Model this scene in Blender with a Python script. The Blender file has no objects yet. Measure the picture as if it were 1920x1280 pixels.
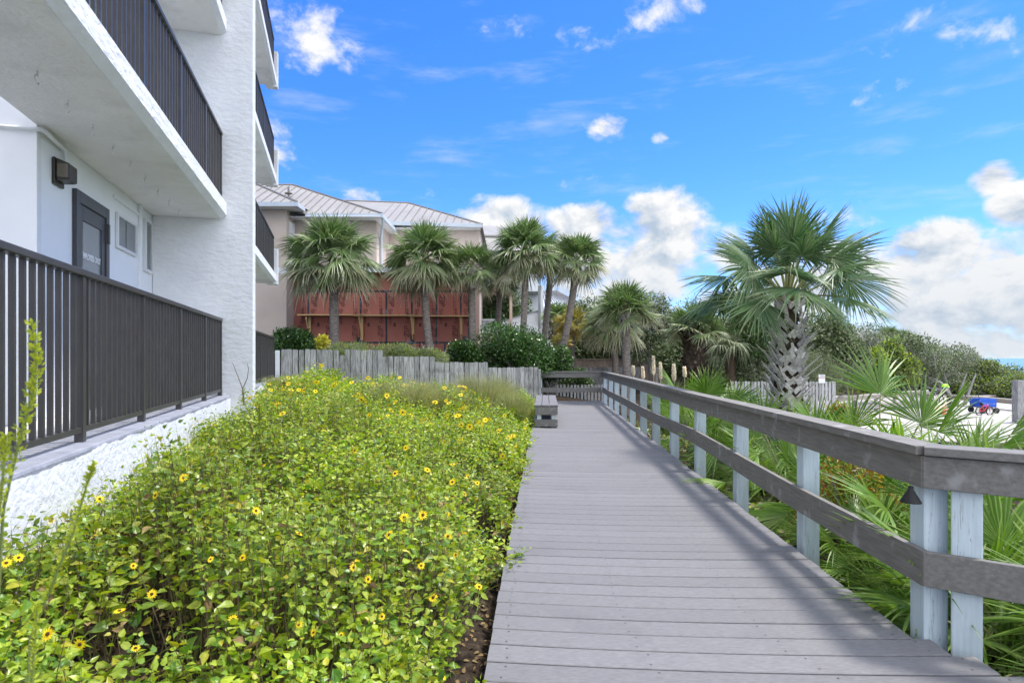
import bpy, math, random
import numpy as np
from mathutils import Vector
R = math.radians
rng = np.random.default_rng(7)
random.seed(7)
SC = bpy.context.scene
COL = SC.collection

# ------------------------------------------------------------------ camera, light, exposure
F, HZ, CH = 1150.0, 671.0, 1.52          # focal length and horizon in pixels of the 1920 photo, eye height above the deck
cam = bpy.data.cameras.new('camera')
cam.sensor_width = 36.0
cam.lens = F / 1920 * 36
cam.shift_y = (HZ - 640) / 1920
cam.clip_start, cam.clip_end = 0.05, 30000
cam.dof.use_dof = True
cam.dof.focus_distance = 11.0
cam.dof.aperture_fstop = 6.3
camo = bpy.data.objects.new('camera', cam)
camo.location = (0, 0, CH)
camo.rotation_euler = (R(90), 0, 0)
COL.objects.link(camo)
SC.camera = camo
SUN = Vector((0.38, 0.12, 0.91)).normalized()
sun = bpy.data.lights.new('sun', 'SUN')
sun.energy = 2.2
sun.angle = R(7.5)
sun.color = (1.0, 0.95, 0.88)
suno = bpy.data.objects.new('sun', sun)
suno.rotation_euler = (-SUN).to_track_quat('-Z', 'Y').to_euler()
suno.location = (30, 10, 60)
COL.objects.link(suno)
SC.view_settings.view_transform = 'Standard'
SC.view_settings.look = 'None'
SC.view_settings.gamma = 1
SC.view_settings.exposure = 1.28
SC.view_settings.use_curve_mapping = False
SC.cycles.max_bounces = 8
SC.cycles.transparent_max_bounces = 8
SC.cycles.use_denoising = True

def azel(px, py):
    u, v = (px - 960) / F, (HZ - py) / F
    return math.atan(u), math.atan(v / math.sqrt(1 + u * u))

def make_world():
    w = bpy.data.worlds.new('World')
    SC.world = w
    w.use_nodes = True
    nt = w.node_tree
    N, L = nt.nodes, nt.links
    N.clear()
    def nd(t, **k):
        n = N.new(t)
        for a, b in k.items(): setattr(n, a, b)
        return n
    def mth(op, a, b=None, c=None, clamp=False):
        n = nd('ShaderNodeMath', operation=op, use_clamp=clamp)
        for i, x in enumerate((a, b, c)):
            if x is None: continue
            if isinstance(x, (int, float)): n.inputs[i].default_value = x
            else: L.new(x, n.inputs[i])
        return n.outputs[0]
    def vm(op, a, b=None):
        n = nd('ShaderNodeVectorMath', operation=op)
        for i, x in enumerate((a, b)):
            if x is None: continue
            if isinstance(x, tuple): n.inputs[i].default_value = x
            else: L.new(x, n.inputs[i])
        return n.outputs['Value'] if op in ('DOT_PRODUCT', 'LENGTH') else n.outputs[0]
    sky = nd('ShaderNodeTexSky', sky_type='NISHITA', sun_disc=False)
    sky.sun_elevation = math.asin(SUN.z)
    sky.sun_rotation = math.atan2(SUN.x, SUN.y)
    sky.altitude = 0
    sky.air_density, sky.dust_density, sky.ozone_density = 1.0, 0.35, 4.0
    hsv = nd('ShaderNodeHueSaturation')
    hsv.inputs['Saturation'].default_value = 1.26
    hsv.inputs['Value'].default_value = 1.0
    L.new(sky.outputs[0], hsv.inputs['Color'])
    tc = nd('ShaderNodeTexCoord')
    d = tc.outputs['Generated']
    sp = nd('ShaderNodeSeparateXYZ'); L.new(d, sp.inputs[0])
    az = mth('ARCTAN2', sp.outputs[0], sp.outputs[1])
    el = mth('ARCSINE', sp.outputs[2])
    cb = nd('ShaderNodeCombineXYZ'); L.new(az, cb.inputs[0]); L.new(el, cb.inputs[1])
    p = cb.outputs[0]
    # cloud banks: centre, half size (as seen from the walkway), weight
    B = [(940, 420, 90, 52, 1.0), (1085, 425, 80, 45, .95), (1150, 455, 90, 55, .8), (1255, 440, 85, 85, .95), (1210, 385, 40, 28, .75),
         (1195, 500, 150, 80, .9), (1120, 560, 200, 60, .72), (1420, 480, 150, 70, .62), (1500, 560, 260, 60, .8), (1560, 450, 120, 80, .6),
         (1770, 475, 95, 60, 1.0), (1690, 500, 90, 60, .9), (1880, 500, 120, 80, .9), (1860, 338, 52, 34, .9), (1905, 385, 60, 52, .95),
         (1780, 570, 240, 80, .95), (1820, 640, 300, 45, .85), (1700, 470, 60, 45, .85), (1740, 630, 260, 36, .78), (1960, 600, 160, 80, .9), (2150, 520, 300, 160, .9), (1350, 610, 300, 36, .7),
         (590, 60, 110, 85, .60), (650, 132, 26, 18, .55), (1130, 240, 46, 30, .66), (1240, 12, 80, 50, .62), (1237, 256, 20, 14, .6),
         (672, 372, 48, 22, .6), (525, 285, 40, 60, .55), (1090, 345, 60, 24, .42), (1090, 60, 240, 60, .34), (1760, 90, 200, 140, .36), (820, 365, 70, 26, .4),
         (200, 300, 300, 120, .8), (-300, 420, 500, 150, .9)]
    m = None
    for (x, y, a, b, s) in B:
        a0, e0 = azel(x, y)
        a1, _ = azel(x + a, y)
        _, e1 = azel(x, y - b)
        q = vm('SUBTRACT', p, (a0, e0, 0))
        q = vm('MULTIPLY', q, (1 / abs(a1 - a0), 1 / abs(e1 - e0), 0))
        r2 = vm('DOT_PRODUCT', q, q)
        f = mth('MULTIPLY_ADD', r2, -0.5 * s, s)
        m = f if m is None else mth('MAXIMUM', m, f)
    # clouds added outside the view, behind, overhead and right, to fill the shaded walls
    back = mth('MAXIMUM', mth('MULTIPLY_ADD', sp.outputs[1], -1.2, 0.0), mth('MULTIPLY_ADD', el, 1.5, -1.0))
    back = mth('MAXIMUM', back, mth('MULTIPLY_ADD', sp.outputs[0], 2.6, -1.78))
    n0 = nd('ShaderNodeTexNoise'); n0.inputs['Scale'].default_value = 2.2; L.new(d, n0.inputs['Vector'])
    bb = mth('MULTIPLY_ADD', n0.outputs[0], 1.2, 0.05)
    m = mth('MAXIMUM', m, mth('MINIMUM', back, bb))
    m = mth('MAXIMUM', m, -0.6)
    ps = vm('MULTIPLY', p, (1.0, 1.35, 1.0))
    def noise(vec, sc, det, rough):
        n = nd('ShaderNodeTexNoise')
        n.inputs['Scale'].default_value = sc; n.inputs['Detail'].default_value = det; n.inputs['Roughness'].default_value = rough
        n.inputs['Distortion'].default_value = 0.25
        L.new(vec, n.inputs['Vector'])
        return n.outputs[0]
    na = noise(ps, 14, 10, .61)
    nb = noise(vm('ADD', ps, (0.012, 0.022, 0)), 14, 5, .56)
    nc = noise(ps, 5.5, 4, .5)
    dens = mth('ADD', m, mth('MULTIPLY_ADD', na, 1.5, -0.78))
    mr = nd('ShaderNodeMapRange', interpolation_type='SMOOTHSTEP')
    L.new(dens, mr.inputs[0]); mr.inputs[1].default_value = .30; mr.inputs[2].default_value = .74
    cov = mr.outputs[0]
    wv = noise(vm('MULTIPLY', vm('ADD', ps, vm('MULTIPLY', cb.outputs[0], (0.0, 0.0, 0.0))), (3.0, 10.0, 1.0)), 1.6, 7, .6)
    wm = nd('ShaderNodeMapRange', interpolation_type='SMOOTHSTEP'); L.new(wv, wm.inputs[0]); wm.inputs[1].default_value = .50; wm.inputs[2].default_value = .78; wm.inputs[4].default_value = .30
    cov = mth('MAXIMUM', cov, wm.outputs[0])
    sh = mth('MULTIPLY_ADD', mth('SUBTRACT', na, nb), 3.4, 0.74)
    sh = mth('ADD', sh, mth('MULTIPLY_ADD', nc, 1.1, -0.55), clamp=True)
    elf = nd('ShaderNodeMapRange'); L.new(el, elf.inputs[0]); elf.inputs[1].default_value = .02; elf.inputs[2].default_value = .2
    elf.inputs[3].default_value = .55; elf.inputs[4].default_value = 1.0
    sh = mth('MULTIPLY', sh, elf.outputs[0])
    mc = nd('ShaderNodeMix', data_type='RGBA')
    L.new(sh, mc.inputs[0]); mc.inputs[6].default_value = (1.38, 1.66, 2.02, 1); mc.inputs[7].default_value = (2.75, 2.75, 2.75, 1)
    fill_gain = mth('MAXIMUM', mth('MULTIPLY_ADD', sp.outputs[1], -1.6, 0.3), mth('MULTIPLY_ADD', el, 2.4, -1.5), None)
    fill_gain = mth('MAXIMUM', fill_gain, mth('MULTIPLY_ADD', sp.outputs[0], 2.6, -1.85))
    fill_gain = mth('MULTIPLY_ADD', mth('MINIMUM', mth('MAXIMUM', fill_gain, 0.0), 1.0), 2.6, 1.0)  # added unseen clouds made brighter than those in view, for stronger fill
    mcb = vm('SCALE', mc.outputs[2]); L.new(fill_gain, mcb.node.inputs['Scale'])
    ms = nd('ShaderNodeMix', data_type='RGBA')
    tint = nd('ShaderNodeMix', data_type='RGBA', blend_type='MULTIPLY'); tint.inputs[0].default_value = 1
    L.new(hsv.outputs[0], tint.inputs[6]); tint.inputs[7].default_value = SKY_TINT
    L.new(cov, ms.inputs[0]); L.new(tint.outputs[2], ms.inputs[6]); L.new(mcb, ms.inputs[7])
    bg = nd('ShaderNodeBackground'); bg.inputs[1].default_value = 0.15
    L.new(ms.outputs[2], bg.inputs[0])
    out = nd('ShaderNodeOutputWorld'); L.new(bg.outputs[0], out.inputs[0])
SKY_TINT = (0.40, 0.52, 0.78, 1)
make_world()

# ------------------------------------------------------------------ helpers
def P(px, py, Y):                       # a point of the photo at depth Y, in metres
    return np.array([(px - 960) / F * Y, Y, CH + (HZ - py) / F * Y])
def sx(px, Y): return (px - 960) / F * Y
def sz(py, Y): return CH + (HZ - py) / F * Y

def tag(o, label=None, cat=None, group=None, kind=None):
    if label: o['label'] = label
    if cat: o['category'] = cat
    if group: o['group'] = group
    if kind: o['kind'] = kind
    return o
def empty(name, loc=(0, 0, 0), label=None, cat=None, group=None, parent=None):
    o = bpy.data.objects.new(name, None)
    o.empty_display_size = .2
    COL.objects.link(o)
    o.location = tuple(float(c) for c in loc)
    if parent: o.parent = parent
    return tag(o, label, cat, group)
def root_off(o):
    while o is not None and o.parent is not None: o = o.parent
    return np.array(o.location) if o is not None else np.zeros(3)
def copy_tree(o, parent=None):
    c = o.copy(); COL.objects.link(c)
    c.parent = parent
    for ch in list(o.children): copy_tree(ch, c)
    return c

class MB:
    def __init__(s): s.v, s.f, s.n, s.attr = [], [], 0, []
    def add(s, verts, faces, mat=0, dry=0.0):
        verts = np.asarray(verts, float).reshape(-1, 3)
        faces = np.asarray(faces, int)
        if faces.ndim == 1: faces = faces[None]
        s.v.append(verts); s.f.append((faces + s.n, mat)); s.n += len(verts)
        s.attr.append(np.broadcast_to(np.asarray(dry, float).reshape(-1), (len(verts),)) if np.ndim(dry) else np.full(len(verts), dry))
        return s
    def obox(s, o, ax, ay, az, mat=0):
        o, ax, ay, az = map(lambda q: np.asarray(q, float), (o, ax, ay, az))
        v = [o + i * ax + j * ay + k * az for k in (0, 1) for j in (0, 1) for i in (0, 1)]
        f = [(0, 2, 3, 1), (4, 5, 7, 6), (0, 1, 5, 4), (2, 6, 7, 3), (0, 4, 6, 2), (1, 3, 7, 5)]
        if np.dot(np.cross(ax, ay), az) < 0: f = [t[::-1] for t in f]
        return s.add(v, f, mat)
    def box(s, a, b, mat=0):
        a, b = np.minimum(a, b), np.maximum(a, b)
        return s.obox(a, (b[0] - a[0], 0, 0), (0, b[1] - a[1], 0), (0, 0, b[2] - a[2]), mat)
    def tube(s, pts, rad, n=8, mat=0, cap=True, dry=0.0):
        pts = np.asarray(pts, float); k = len(pts)
        rad = np.broadcast_to(np.asarray(rad, float), (k,))
        t = np.gradient(pts, axis=0); t /= np.linalg.norm(t, axis=1)[:, None] + 1e-9
        ref = np.array([0, 0, 1.]) if abs(t[0][2]) < .9 else np.array([1., 0, 0])
        rings = []
        for i in range(k):
            a = np.cross(t[i], ref); a /= np.linalg.norm(a) + 1e-9
            b = np.cross(t[i], a)
            th = np.arange(n) * 2 * math.pi / n
            rings.append(pts[i] + rad[i] * (np.cos(th)[:, None] * a + np.sin(th)[:, None] * b))
        v = np.concatenate(rings)
        f = [(i * n + j, i * n + (j + 1) % n, (i + 1) * n + (j + 1) % n, (i + 1) * n + j) for i in range(k - 1) for j in range(n)]
        s.add(v, f, mat, dry)
        if cap:
            s.add(rings[0], [tuple(range(n))[::-1]], mat, dry); s.add(rings[-1], [tuple(range(n))], mat, dry)
        return s
    def extrude(s, poly, axis, mat=0):   # closed polygon of 3d points pushed along axis
        p = np.asarray(poly, float); n = len(p)
        v = np.concatenate([p, p + np.asarray(axis, float)])
        s.add(v, [tuple(range(n))[::-1]], mat)
        s.f.append((np.array([tuple(range(n))]) + s.n - n, mat))
        s.f.append((np.array([(i, (i + 1) % n, n + (i + 1) % n, n + i) for i in range(n)]) + s.n - 2 * n, mat))
        return s
    def build(s, name, mats, parent=None, smooth=False, bevel=0, local=False):
        me = bpy.data.meshes.new(name)
        v = np.concatenate(s.v)
        if parent is not None and not local: v = v - root_off(parent)
        fi = np.concatenate([f.reshape(-1) for f, _ in s.f])
        tot = np.concatenate([np.full(len(f), f.shape[1]) for f, _ in s.f])
        mi = np.concatenate([np.full(len(f), m) for f, m in s.f])
        me.vertices.add(len(v)); me.vertices.foreach_set('co', v.astype(np.float32).reshape(-1))
        me.loops.add(len(fi)); me.loops.foreach_set('vertex_index', fi.astype(np.int32))
        me.polygons.add(len(tot))
        me.polygons.foreach_set('loop_start', np.concatenate([[0], np.cumsum(tot)[:-1]]).astype(np.int32))
        me.polygons.foreach_set('material_index', mi.astype(np.int32))
        me.polygons.foreach_set('use_smooth', np.full(len(tot), smooth))
        a = np.concatenate(s.attr)
        if a.any():
            at = me.attributes.new('dry', 'FLOAT', 'POINT'); at.data.foreach_set('value', a.astype(np.float32))
        me.update(calc_edges=True)
        me.validate()
        for m in (mats if isinstance(mats, (list, tuple)) else [mats]): me.materials.append(m)
        o = bpy.data.objects.new(name, me)
        COL.objects.link(o)
        if parent is not None: o.parent = parent
        if bevel:
            b = o.modifiers.new('bevel', 'BEVEL'); b.width = bevel; b.segments = 2; b.limit_method = 'ANGLE'
        return o

# ------------------------------------------------------------------ materials
def nodes(name):
    m = bpy.data.materials.new(name); m.use_nodes = True
    nt = m.node_tree; nt.nodes.clear()
    return m, nt, nt.nodes, nt.links
def ramp(N, cols, lo=0.3, hi=0.7):
    r = N.new('ShaderNodeValToRGB'); e = r.color_ramp.elements
    while len(e) < len(cols): e.new(.5)
    for i, c in enumerate(cols):
        e[i].position = lo + (hi - lo) * i / max(1, len(cols) - 1); e[i].color = (*c[:3], 1)
    return r
def pmat(name, cols, scale=3.0, stretch=(1, 1, 1), rough=.7, bump=0., bscale=20., bdist=.01, island=0., metal=0., detail=6, blotch=None, spec=.4, bstretch=None, flecks=None):
    m, nt, N, L = nodes(name)
    tc = N.new('ShaderNodeTexCoord'); mp = N.new('ShaderNodeMapping')
    L.new(tc.outputs['Object'], mp.inputs[0]); mp.inputs['Scale'].default_value = stretch
    nz = N.new('ShaderNodeTexNoise'); nz.inputs['Scale'].default_value = scale; nz.inputs['Detail'].default_value = detail
    nz.inputs['Roughness'].default_value = .6
    L.new(mp.outputs[0], nz.inputs['Vector'])
    rp = ramp(N, cols); L.new(nz.outputs[0], rp.inputs[0])
    col = rp.outputs[0]
    if blotch:                                # (colour, scale, low, high, strength)
        n2 = N.new('ShaderNodeTexNoise'); n2.inputs['Scale'].default_value = blotch[1]; n2.inputs['Detail'].default_value = 5
        L.new(tc.outputs['Object'], n2.inputs['Vector'])
        mr = N.new('ShaderNodeMapRange'); L.new(n2.outputs[0], mr.inputs[0])
        mr.inputs[1].default_value, mr.inputs[2].default_value, mr.inputs[4].default_value = blotch[2], blotch[3], blotch[4]
        mx = N.new('ShaderNodeMix'); mx.data_type = 'RGBA'
        L.new(mr.outputs[0], mx.inputs[0]); L.new(col, mx.inputs[6]); mx.inputs[7].default_value = (*blotch[0], 1)
        col = mx.outputs[2]
    if flecks:
        n2 = N.new('ShaderNodeTexVoronoi'); n2.inputs['Scale'].default_value = flecks[1]
        L.new(mp.outputs[0], n2.inputs['Vector'])
        mr = N.new('ShaderNodeMapRange'); L.new(n2.outputs['Distance'], mr.inputs[0])
        mr.inputs[1].default_value, mr.inputs[2].default_value, mr.inputs[3].default_value, mr.inputs[4].default_value = flecks[2] * .5, flecks[2], flecks[3], 0
        mx = N.new('ShaderNodeMix'); mx.data_type = 'RGBA'
        L.new(mr.outputs[0], mx.inputs[0]); L.new(col, mx.inputs[6]); mx.inputs[7].default_value = (*flecks[0], 1)
        col = mx.outputs[2]
    if island:
        g = N.new('ShaderNodeNewGeometry'); hs = N.new('ShaderNodeHueSaturation')
        mr = N.new('ShaderNodeMapRange'); L.new(g.outputs['Random Per Island'], mr.inputs[0])
        mr.inputs[3].default_value, mr.inputs[4].default_value = 1 - island, 1 + island
        L.new(mr.outputs[0], hs.inputs['Value']); L.new(col, hs.inputs['Color']); col = hs.outputs[0]
    b = N.new('ShaderNodeBsdfPrincipled')
    L.new(col, b.inputs['Base Color']); b.inputs['Roughness'].default_value = rough; b.inputs['Metallic'].default_value = metal
    b.inputs['Specular IOR Level'].default_value = spec
    if bump:
        n3 = N.new('ShaderNodeTexNoise'); n3.inputs['Scale'].default_value = bscale; n3.inputs['Detail'].default_value = 5
        if bstretch:
            mp3 = N.new('ShaderNodeMapping'); L.new(tc.outputs['Object'], mp3.inputs[0]); mp3.inputs['Scale'].default_value = bstretch
            L.new(mp3.outputs[0], n3.inputs['Vector'])
        else: L.new(mp.outputs[0], n3.inputs['Vector'])
        bp = N.new('ShaderNodeBump'); bp.inputs['Strength'].default_value = bump; bp.inputs['Distance'].default_value = bdist
        L.new(n3.outputs[0], bp.inputs['Height']); L.new(bp.outputs[0], b.inputs['Normal'])
    o = N.new('ShaderNodeOutputMaterial'); L.new(b.outputs[0], o.inputs[0])
    return m
def leafmat(name, cols, trans=.35, rough=.5, dry=None, spec=.35, patch=.25):
    m, nt, N, L = nodes(name)
    g = N.new('ShaderNodeNewGeometry')
    rp = ramp(N, cols, 0, 1); L.new(g.outputs['Random Per Island'], rp.inputs[0])
    tc = N.new('ShaderNodeTexCoord'); nz = N.new('ShaderNodeTexNoise'); nz.inputs['Scale'].default_value = 1.3; nz.inputs['Detail'].default_value = 3
    L.new(tc.outputs['Object'], nz.inputs['Vector'])
    hs = N.new('ShaderNodeHueSaturation'); mr = N.new('ShaderNodeMapRange'); L.new(nz.outputs[0], mr.inputs[0])
    mr.inputs[1].default_value, mr.inputs[2].default_value, mr.inputs[3].default_value, mr.inputs[4].default_value = .3, .7, 1 - patch, 1 + patch
    L.new(mr.outputs[0], hs.inputs['Value']); L.new(rp.outputs[0], hs.inputs['Color'])
    col = hs.outputs[0]
    if dry:
        at = N.new('ShaderNodeAttribute'); at.attribute_name = 'dry'
        mx = N.new('ShaderNodeMix'); mx.data_type = 'RGBA'; L.new(at.outputs['Fac'], mx.inputs[0]); L.new(col, mx.inputs[6]); mx.inputs[7].default_value = (*dry, 1)
        col = mx.outputs[2]
    b = N.new('ShaderNodeBsdfPrincipled'); L.new(col, b.inputs['Base Color']); b.inputs['Roughness'].default_value = rough
    b.inputs['Specular IOR Level'].default_value = spec
    t = N.new('ShaderNodeBsdfTranslucent')
    h2 = N.new('ShaderNodeHueSaturation'); h2.inputs['Saturation'].default_value = 1.1; h2.inputs['Value'].default_value = 1.25; L.new(col, h2.inputs['Color'])
    L.new(h2.outputs[0], t.inputs[0])
    mx = N.new('ShaderNodeMixShader'); mx.inputs[0].default_value = trans
    L.new(b.outputs[0], mx.inputs[1]); L.new(t.outputs[0], mx.inputs[2])
    o = N.new('ShaderNodeOutputMaterial'); L.new(mx.outputs[0], o.inputs[0])
    return m
M = {}
M['stucco'] = pmat('white_stucco', [(.69, .695, .705), (.76, .765, .77)], 2.5, rough=.85, bump=.9, bscale=8, bdist=.02, bstretch=(1.2, 1.2, 2.4), spec=.2, blotch=((.60, .59, .56), 1.4, .56, .85, .45))
M['smooth_white'] = pmat('smooth_white_paint', [(.76, .78, .80), (.82, .83, .84)], 2.5, rough=.7, bump=.15, bscale=30, bdist=.004, spec=.3)
M['soffit'] = pmat('soffit_paint', [(.68, .675, .66), (.77, .765, .75)], 1.6, (1, 1, 1), rough=.9, bump=1.0, bscale=26, bdist=.012, spec=.15, blotch=((.47, .46, .44), 2.2, .52, .8, .6))
M['floor'] = pmat('pale_bounce_floor', [(.50, .49, .47), (.60, .59, .57)], 3, rough=.8)  # pale tone chosen to bounce light onto the soffit and door wall
M['metal'] = pmat('bronze_metal', [(.038, .035, .034), (.055, .050, .047)], 6, rough=.42, spec=.5)
M['door_gray'] = pmat('charcoal_door_paint', [(.045, .049, .056), (.055, .06, .068)], 3, rough=.35)
M['darkplastic'] = pmat('dark_lamp_housing', [(.028, .025, .02), (.045, .04, .032)], 5, rough=.35)
M['lens'] = pmat('smoked_lens', [(.10, .085, .06), (.14, .12, .09)], 3, rough=.18)
M['glass'] = pmat('dim_glass', [(.16, .18, .195), (.24, .26, .275)], 1.5, rough=.08, spec=.6)
M['letter_white'] = pmat('white_lettering', [(.75, .75, .75), (.8, .8, .8)], 3)
M['louver'] = pmat('louver_paint', [(.50, .51, .52), (.58, .59, .6)], 3, rough=.6)
M['deck'] = pmat('composite_deck', [(.126, .124, .130), (.158, .156, .162), (.19, .187, .193)], 4.0, (6, 34, 34), rough=.75, bump=.25, bscale=6, bdist=.002, island=.055, blotch=((.115, .11, .118), 1.6, .55, .8, .55), spec=.3, flecks=((.42, .5, .5), .9, .035, .6))
M['deckdark'] = pmat('deck_joist_wood', [(.02, .018, .016), (.035, .03, .028)], 6)
M['screw'] = pmat('screw_head', [(.02, .02, .022), (.04, .04, .04)], 6, rough=.5)
M['rail'] = pmat('weathered_composite_rail', [(.135, .126, .114), (.215, .203, .186)], 4, (14, 1.2, 14), rough=.72, bump=.3, bscale=7, bdist=.002, island=.10, blotch=((.34, .34, .335), 6.5, .60, .70, .6), spec=.3, flecks=((.46, .46, .45), 3.2, .09, .6))
M['railx'] = pmat('weathered_composite_cross_rail', [(.135, .128, .120), (.21, .202, .192)], 4, (1.2, 14, 14), rough=.72, bump=.3, bscale=7, bdist=.002, island=.10, blotch=((.34, .34, .335), 6.5, .60, .70, .6), spec=.3, flecks=((.46, .46, .45), 3.2, .09, .6))
M['post'] = pmat('pale_blue_painted_post', [(.46, .55, .61), (.56, .64, .69)], 3, (18, 18, 1.5), rough=.65, bump=.5, bscale=4, bdist=.003, island=.05, blotch=((.36, .40, .40), 4, .58, .8, .5))
def cracks(m):
    nt = m.node_tree; N, L = nt.nodes, nt.links
    b = next(n for n in N if n.type == 'BSDF_PRINCIPLED'); src = b.inputs['Base Color'].links[0].from_socket
    tc = N.new('ShaderNodeTexCoord'); mp = N.new('ShaderNodeMapping'); mp.inputs['Scale'].default_value = (11, 11, .38); L.new(tc.outputs['Object'], mp.inputs[0])
    nz = N.new('ShaderNodeTexNoise'); nz.inputs['Scale'].default_value = 2.2; nz.inputs['Detail'].default_value = 4; L.new(mp.outputs[0], nz.inputs['Vector'])
    s1 = N.new('ShaderNodeMath'); s1.operation = 'SUBTRACT'; L.new(nz.outputs[0], s1.inputs[0]); s1.inputs[1].default_value = .5
    s2 = N.new('ShaderNodeMath'); s2.operation = 'ABSOLUTE'; L.new(s1.outputs[0], s2.inputs[0])
    mr = N.new('ShaderNodeMapRange'); L.new(s2.outputs[0], mr.inputs[0]); mr.inputs[1].default_value, mr.inputs[2].default_value, mr.inputs[3].default_value, mr.inputs[4].default_value = .0015, .0055, .6, 0
    mx = N.new('ShaderNodeMix'); mx.data_type = 'RGBA'; L.new(mr.outputs[0], mx.inputs[0]); L.new(src, mx.inputs[6]); mx.inputs[7].default_value = (.10, .10, .095, 1); L.new(mx.outputs[2], b.inputs['Base Color'])
cracks(M['post'])
M['fence'] = pmat('weathered_picket', [(.12, .115, .105), (.31, .305, .295), (.47, .465, .46)], 4.0, (11, 11, .9), rough=.9, bump=.5, bscale=6, bdist=.004, island=.28, blotch=((.09, .09, .075), 2.0, .56, .78, .75), spec=.1)
M['fence_pale'] = pmat('pale_bleached_picket', [(.30, .295, .285), (.46, .455, .45)], 3.5, (9, 9, 1.0), rough=.9, island=.2, spec=.1)
M['fence_brown'] = pmat('brown_plank', [(.16, .12, .095), (.28, .23, .19)], 3.5, (9, 9, 1.0), rough=.9, island=.2, spec=.1)
M['boardwalk_pale'] = pmat('bleached_rail_wood', [(.30, .27, .24), (.46, .43, .40)], 3.5, (1.5, 12, 12), rough=.9, island=.12, spec=.1)
M['sand'] = pmat('white_sand', [(.33, .31, .295), (.44, .415, .395)], 1.6, rough=.95, bump=.8, bscale=5, bdist=.05, spec=.1, blotch=((.38, .35, .31), .9, .58, .75, .5))
M['soil'] = pmat('mulch_soil', [(.010, .008, .006), (.035, .026, .019), (.075, .057, .042)], 14, rough=.95, bump=1, bscale=30, bdist=.03, spec=.1)
M['pink'] = pmat('pink_stucco', [(.47, .395, .335), (.55, .465, .40)], .5, rough=.9, spec=.15, blotch=((.39, .335, .29), .8, .5, .8, .5))
M['trim'] = pmat('white_trim', [(.62, .64, .66), (.72, .73, .74)], 2, rough=.5)
M['gutter'] = pmat('pale_gutter', [(.42, .47, .52), (.52, .56, .60)], 1.5, rough=.4)
M['roof'] = pmat('standing_seam_metal', [(.235, .22, .20), (.285, .27, .25)], .8, rough=.45, blotch=((.20, .187, .17), 1.2, .5, .8, .4))
M['seam'] = pmat('roof_seam', [(.155, .145, .135), (.19, .18, .168)], 2, rough=.5)
M['zip'] = pmat('red_sheathing', [(.32, .115, .088), (.39, .148, .115)], .9, rough=.8, blotch=((.44, .22, .175), .8, .5, .75, .5), spec=.2)
M['tape'] = pmat('black_seam_tape', [(.012, .014, .018), (.03, .034, .042)], 6, rough=.35, spec=.6, blotch=((.20, .25, .32), 4.5, .55, .7, .75))
M['ink'] = pmat('black_ink', [(.085, .03, .026), (.12, .045, .038)], 5, rough=.7)
M['pine'] = pmat('new_lumber', [(.58, .38, .16), (.70, .50, .25)], 2.5, (1, 8, 8), rough=.7)
M['peach'] = pmat('peach_column', [(.55, .40, .31), (.6, .46, .37)], 1)
M['siding'] = pmat('pale_siding', [(.58, .60, .61), (.66, .68, .69)], 1, rough=.6)
M['graypost'] = pmat('gray_post', [(.20, .215, .22), (.28, .29, .30)], 2, (6, 6, 1))
M['trunk'] = pmat('palm_trunk_bark', [(.13, .11, .09), (.24, .205, .175), (.33, .29, .25)], 3.2, (2.2, 2.2, 6), rough=.95, bump=1, bscale=6, bdist=.03, spec=.1)
M['boot'] = pmat('palm_boot', [(.30, .28, .25), (.50, .475, .44), (.64, .62, .585)], 5, (3, 3, 6), rough=.9, bump=.5, bscale=8, bdist=.01, island=.3, spec=.1)
M['bootdark'] = pmat('palm_fibre', [(.045, .032, .022), (.11, .08, .055)], 8, (3, 3, 3), rough=.95, bump=1, bscale=18, bdist=.03, island=.4, spec=.1)
M['bark'] = pmat('gray_bark', [(.16, .15, .14), (.33, .32, .31)], 4, (5, 5, 1.5), rough=.95, bump=.6, bscale=8, bdist=.01, spec=.1)
M['twig'] = pmat('gray_twigs', [(.26, .25, .24), (.40, .385, .37)], 3, rough=.95, island=.3, spec=.1)
M['stem'] = pmat('brown_stem', [(.10, .065, .04), (.20, .15, .08)], 8, rough=.8, island=.3)
M['greenstem'] = pmat('green_stem', [(.13, .17, .04), (.2, .25, .06)], 8, rough=.7, island=.3)
G1 = (.085, .165, .022)
M['flowerleaf'] = leafmat('sunflower_leaf', [(0.073, 0.162, 0.022), (0.157, 0.263, 0.028), (0.235, 0.342, 0.034), (0.314, 0.403, 0.04), (0.381, 0.448, 0.045), (0.179, 0.291, 0.031), (0.47, 0.414, 0.045)], .40, .36, spec=.5, patch=.42)
M['deadleaf'] = leafmat('withered_leaf', [(.20, .12, .05), (.33, .24, .10), (.12, .07, .035)], .15, .8)
M['petal'] = leafmat('yellow_petal', [(.88, .66, .015), (.93, .74, .02), (.85, .56, .012)], .25, .5, patch=.05)
M['disc'] = pmat('dark_flower_disc', [(.03, .012, .006), (.10, .05, .015)], 300, rough=.9)
M['palm'] = leafmat('palm_frond', [(0.068, 0.131, 0.038), (0.111, 0.19, 0.052), (0.162, 0.241, 0.075), (0.248, 0.313, 0.149)], .22, .36, dry=(.55, .47, .34), spec=.35, patch=.12)
M['palmbig'] = leafmat('blue_green_palm_frond', [(0.055, 0.122, 0.044), (0.088, 0.162, 0.061), (0.122, 0.197, 0.077), (0.188, 0.249, 0.133)], .25, .36, dry=(.30, .30, .17), spec=.32, patch=.10)
M['palmyellow'] = leafmat('yellowing_palm_frond', [(.10, .14, .04), (.30, .28, .05), (.48, .36, .05), (.20, .22, .05)], .3, .45, dry=(.5, .36, .10), patch=.2)
M['petiole'] = pmat('palm_petiole', [(.17, .19, .07), (.25, .26, .10)], 6, rough=.6, island=.2)
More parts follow.
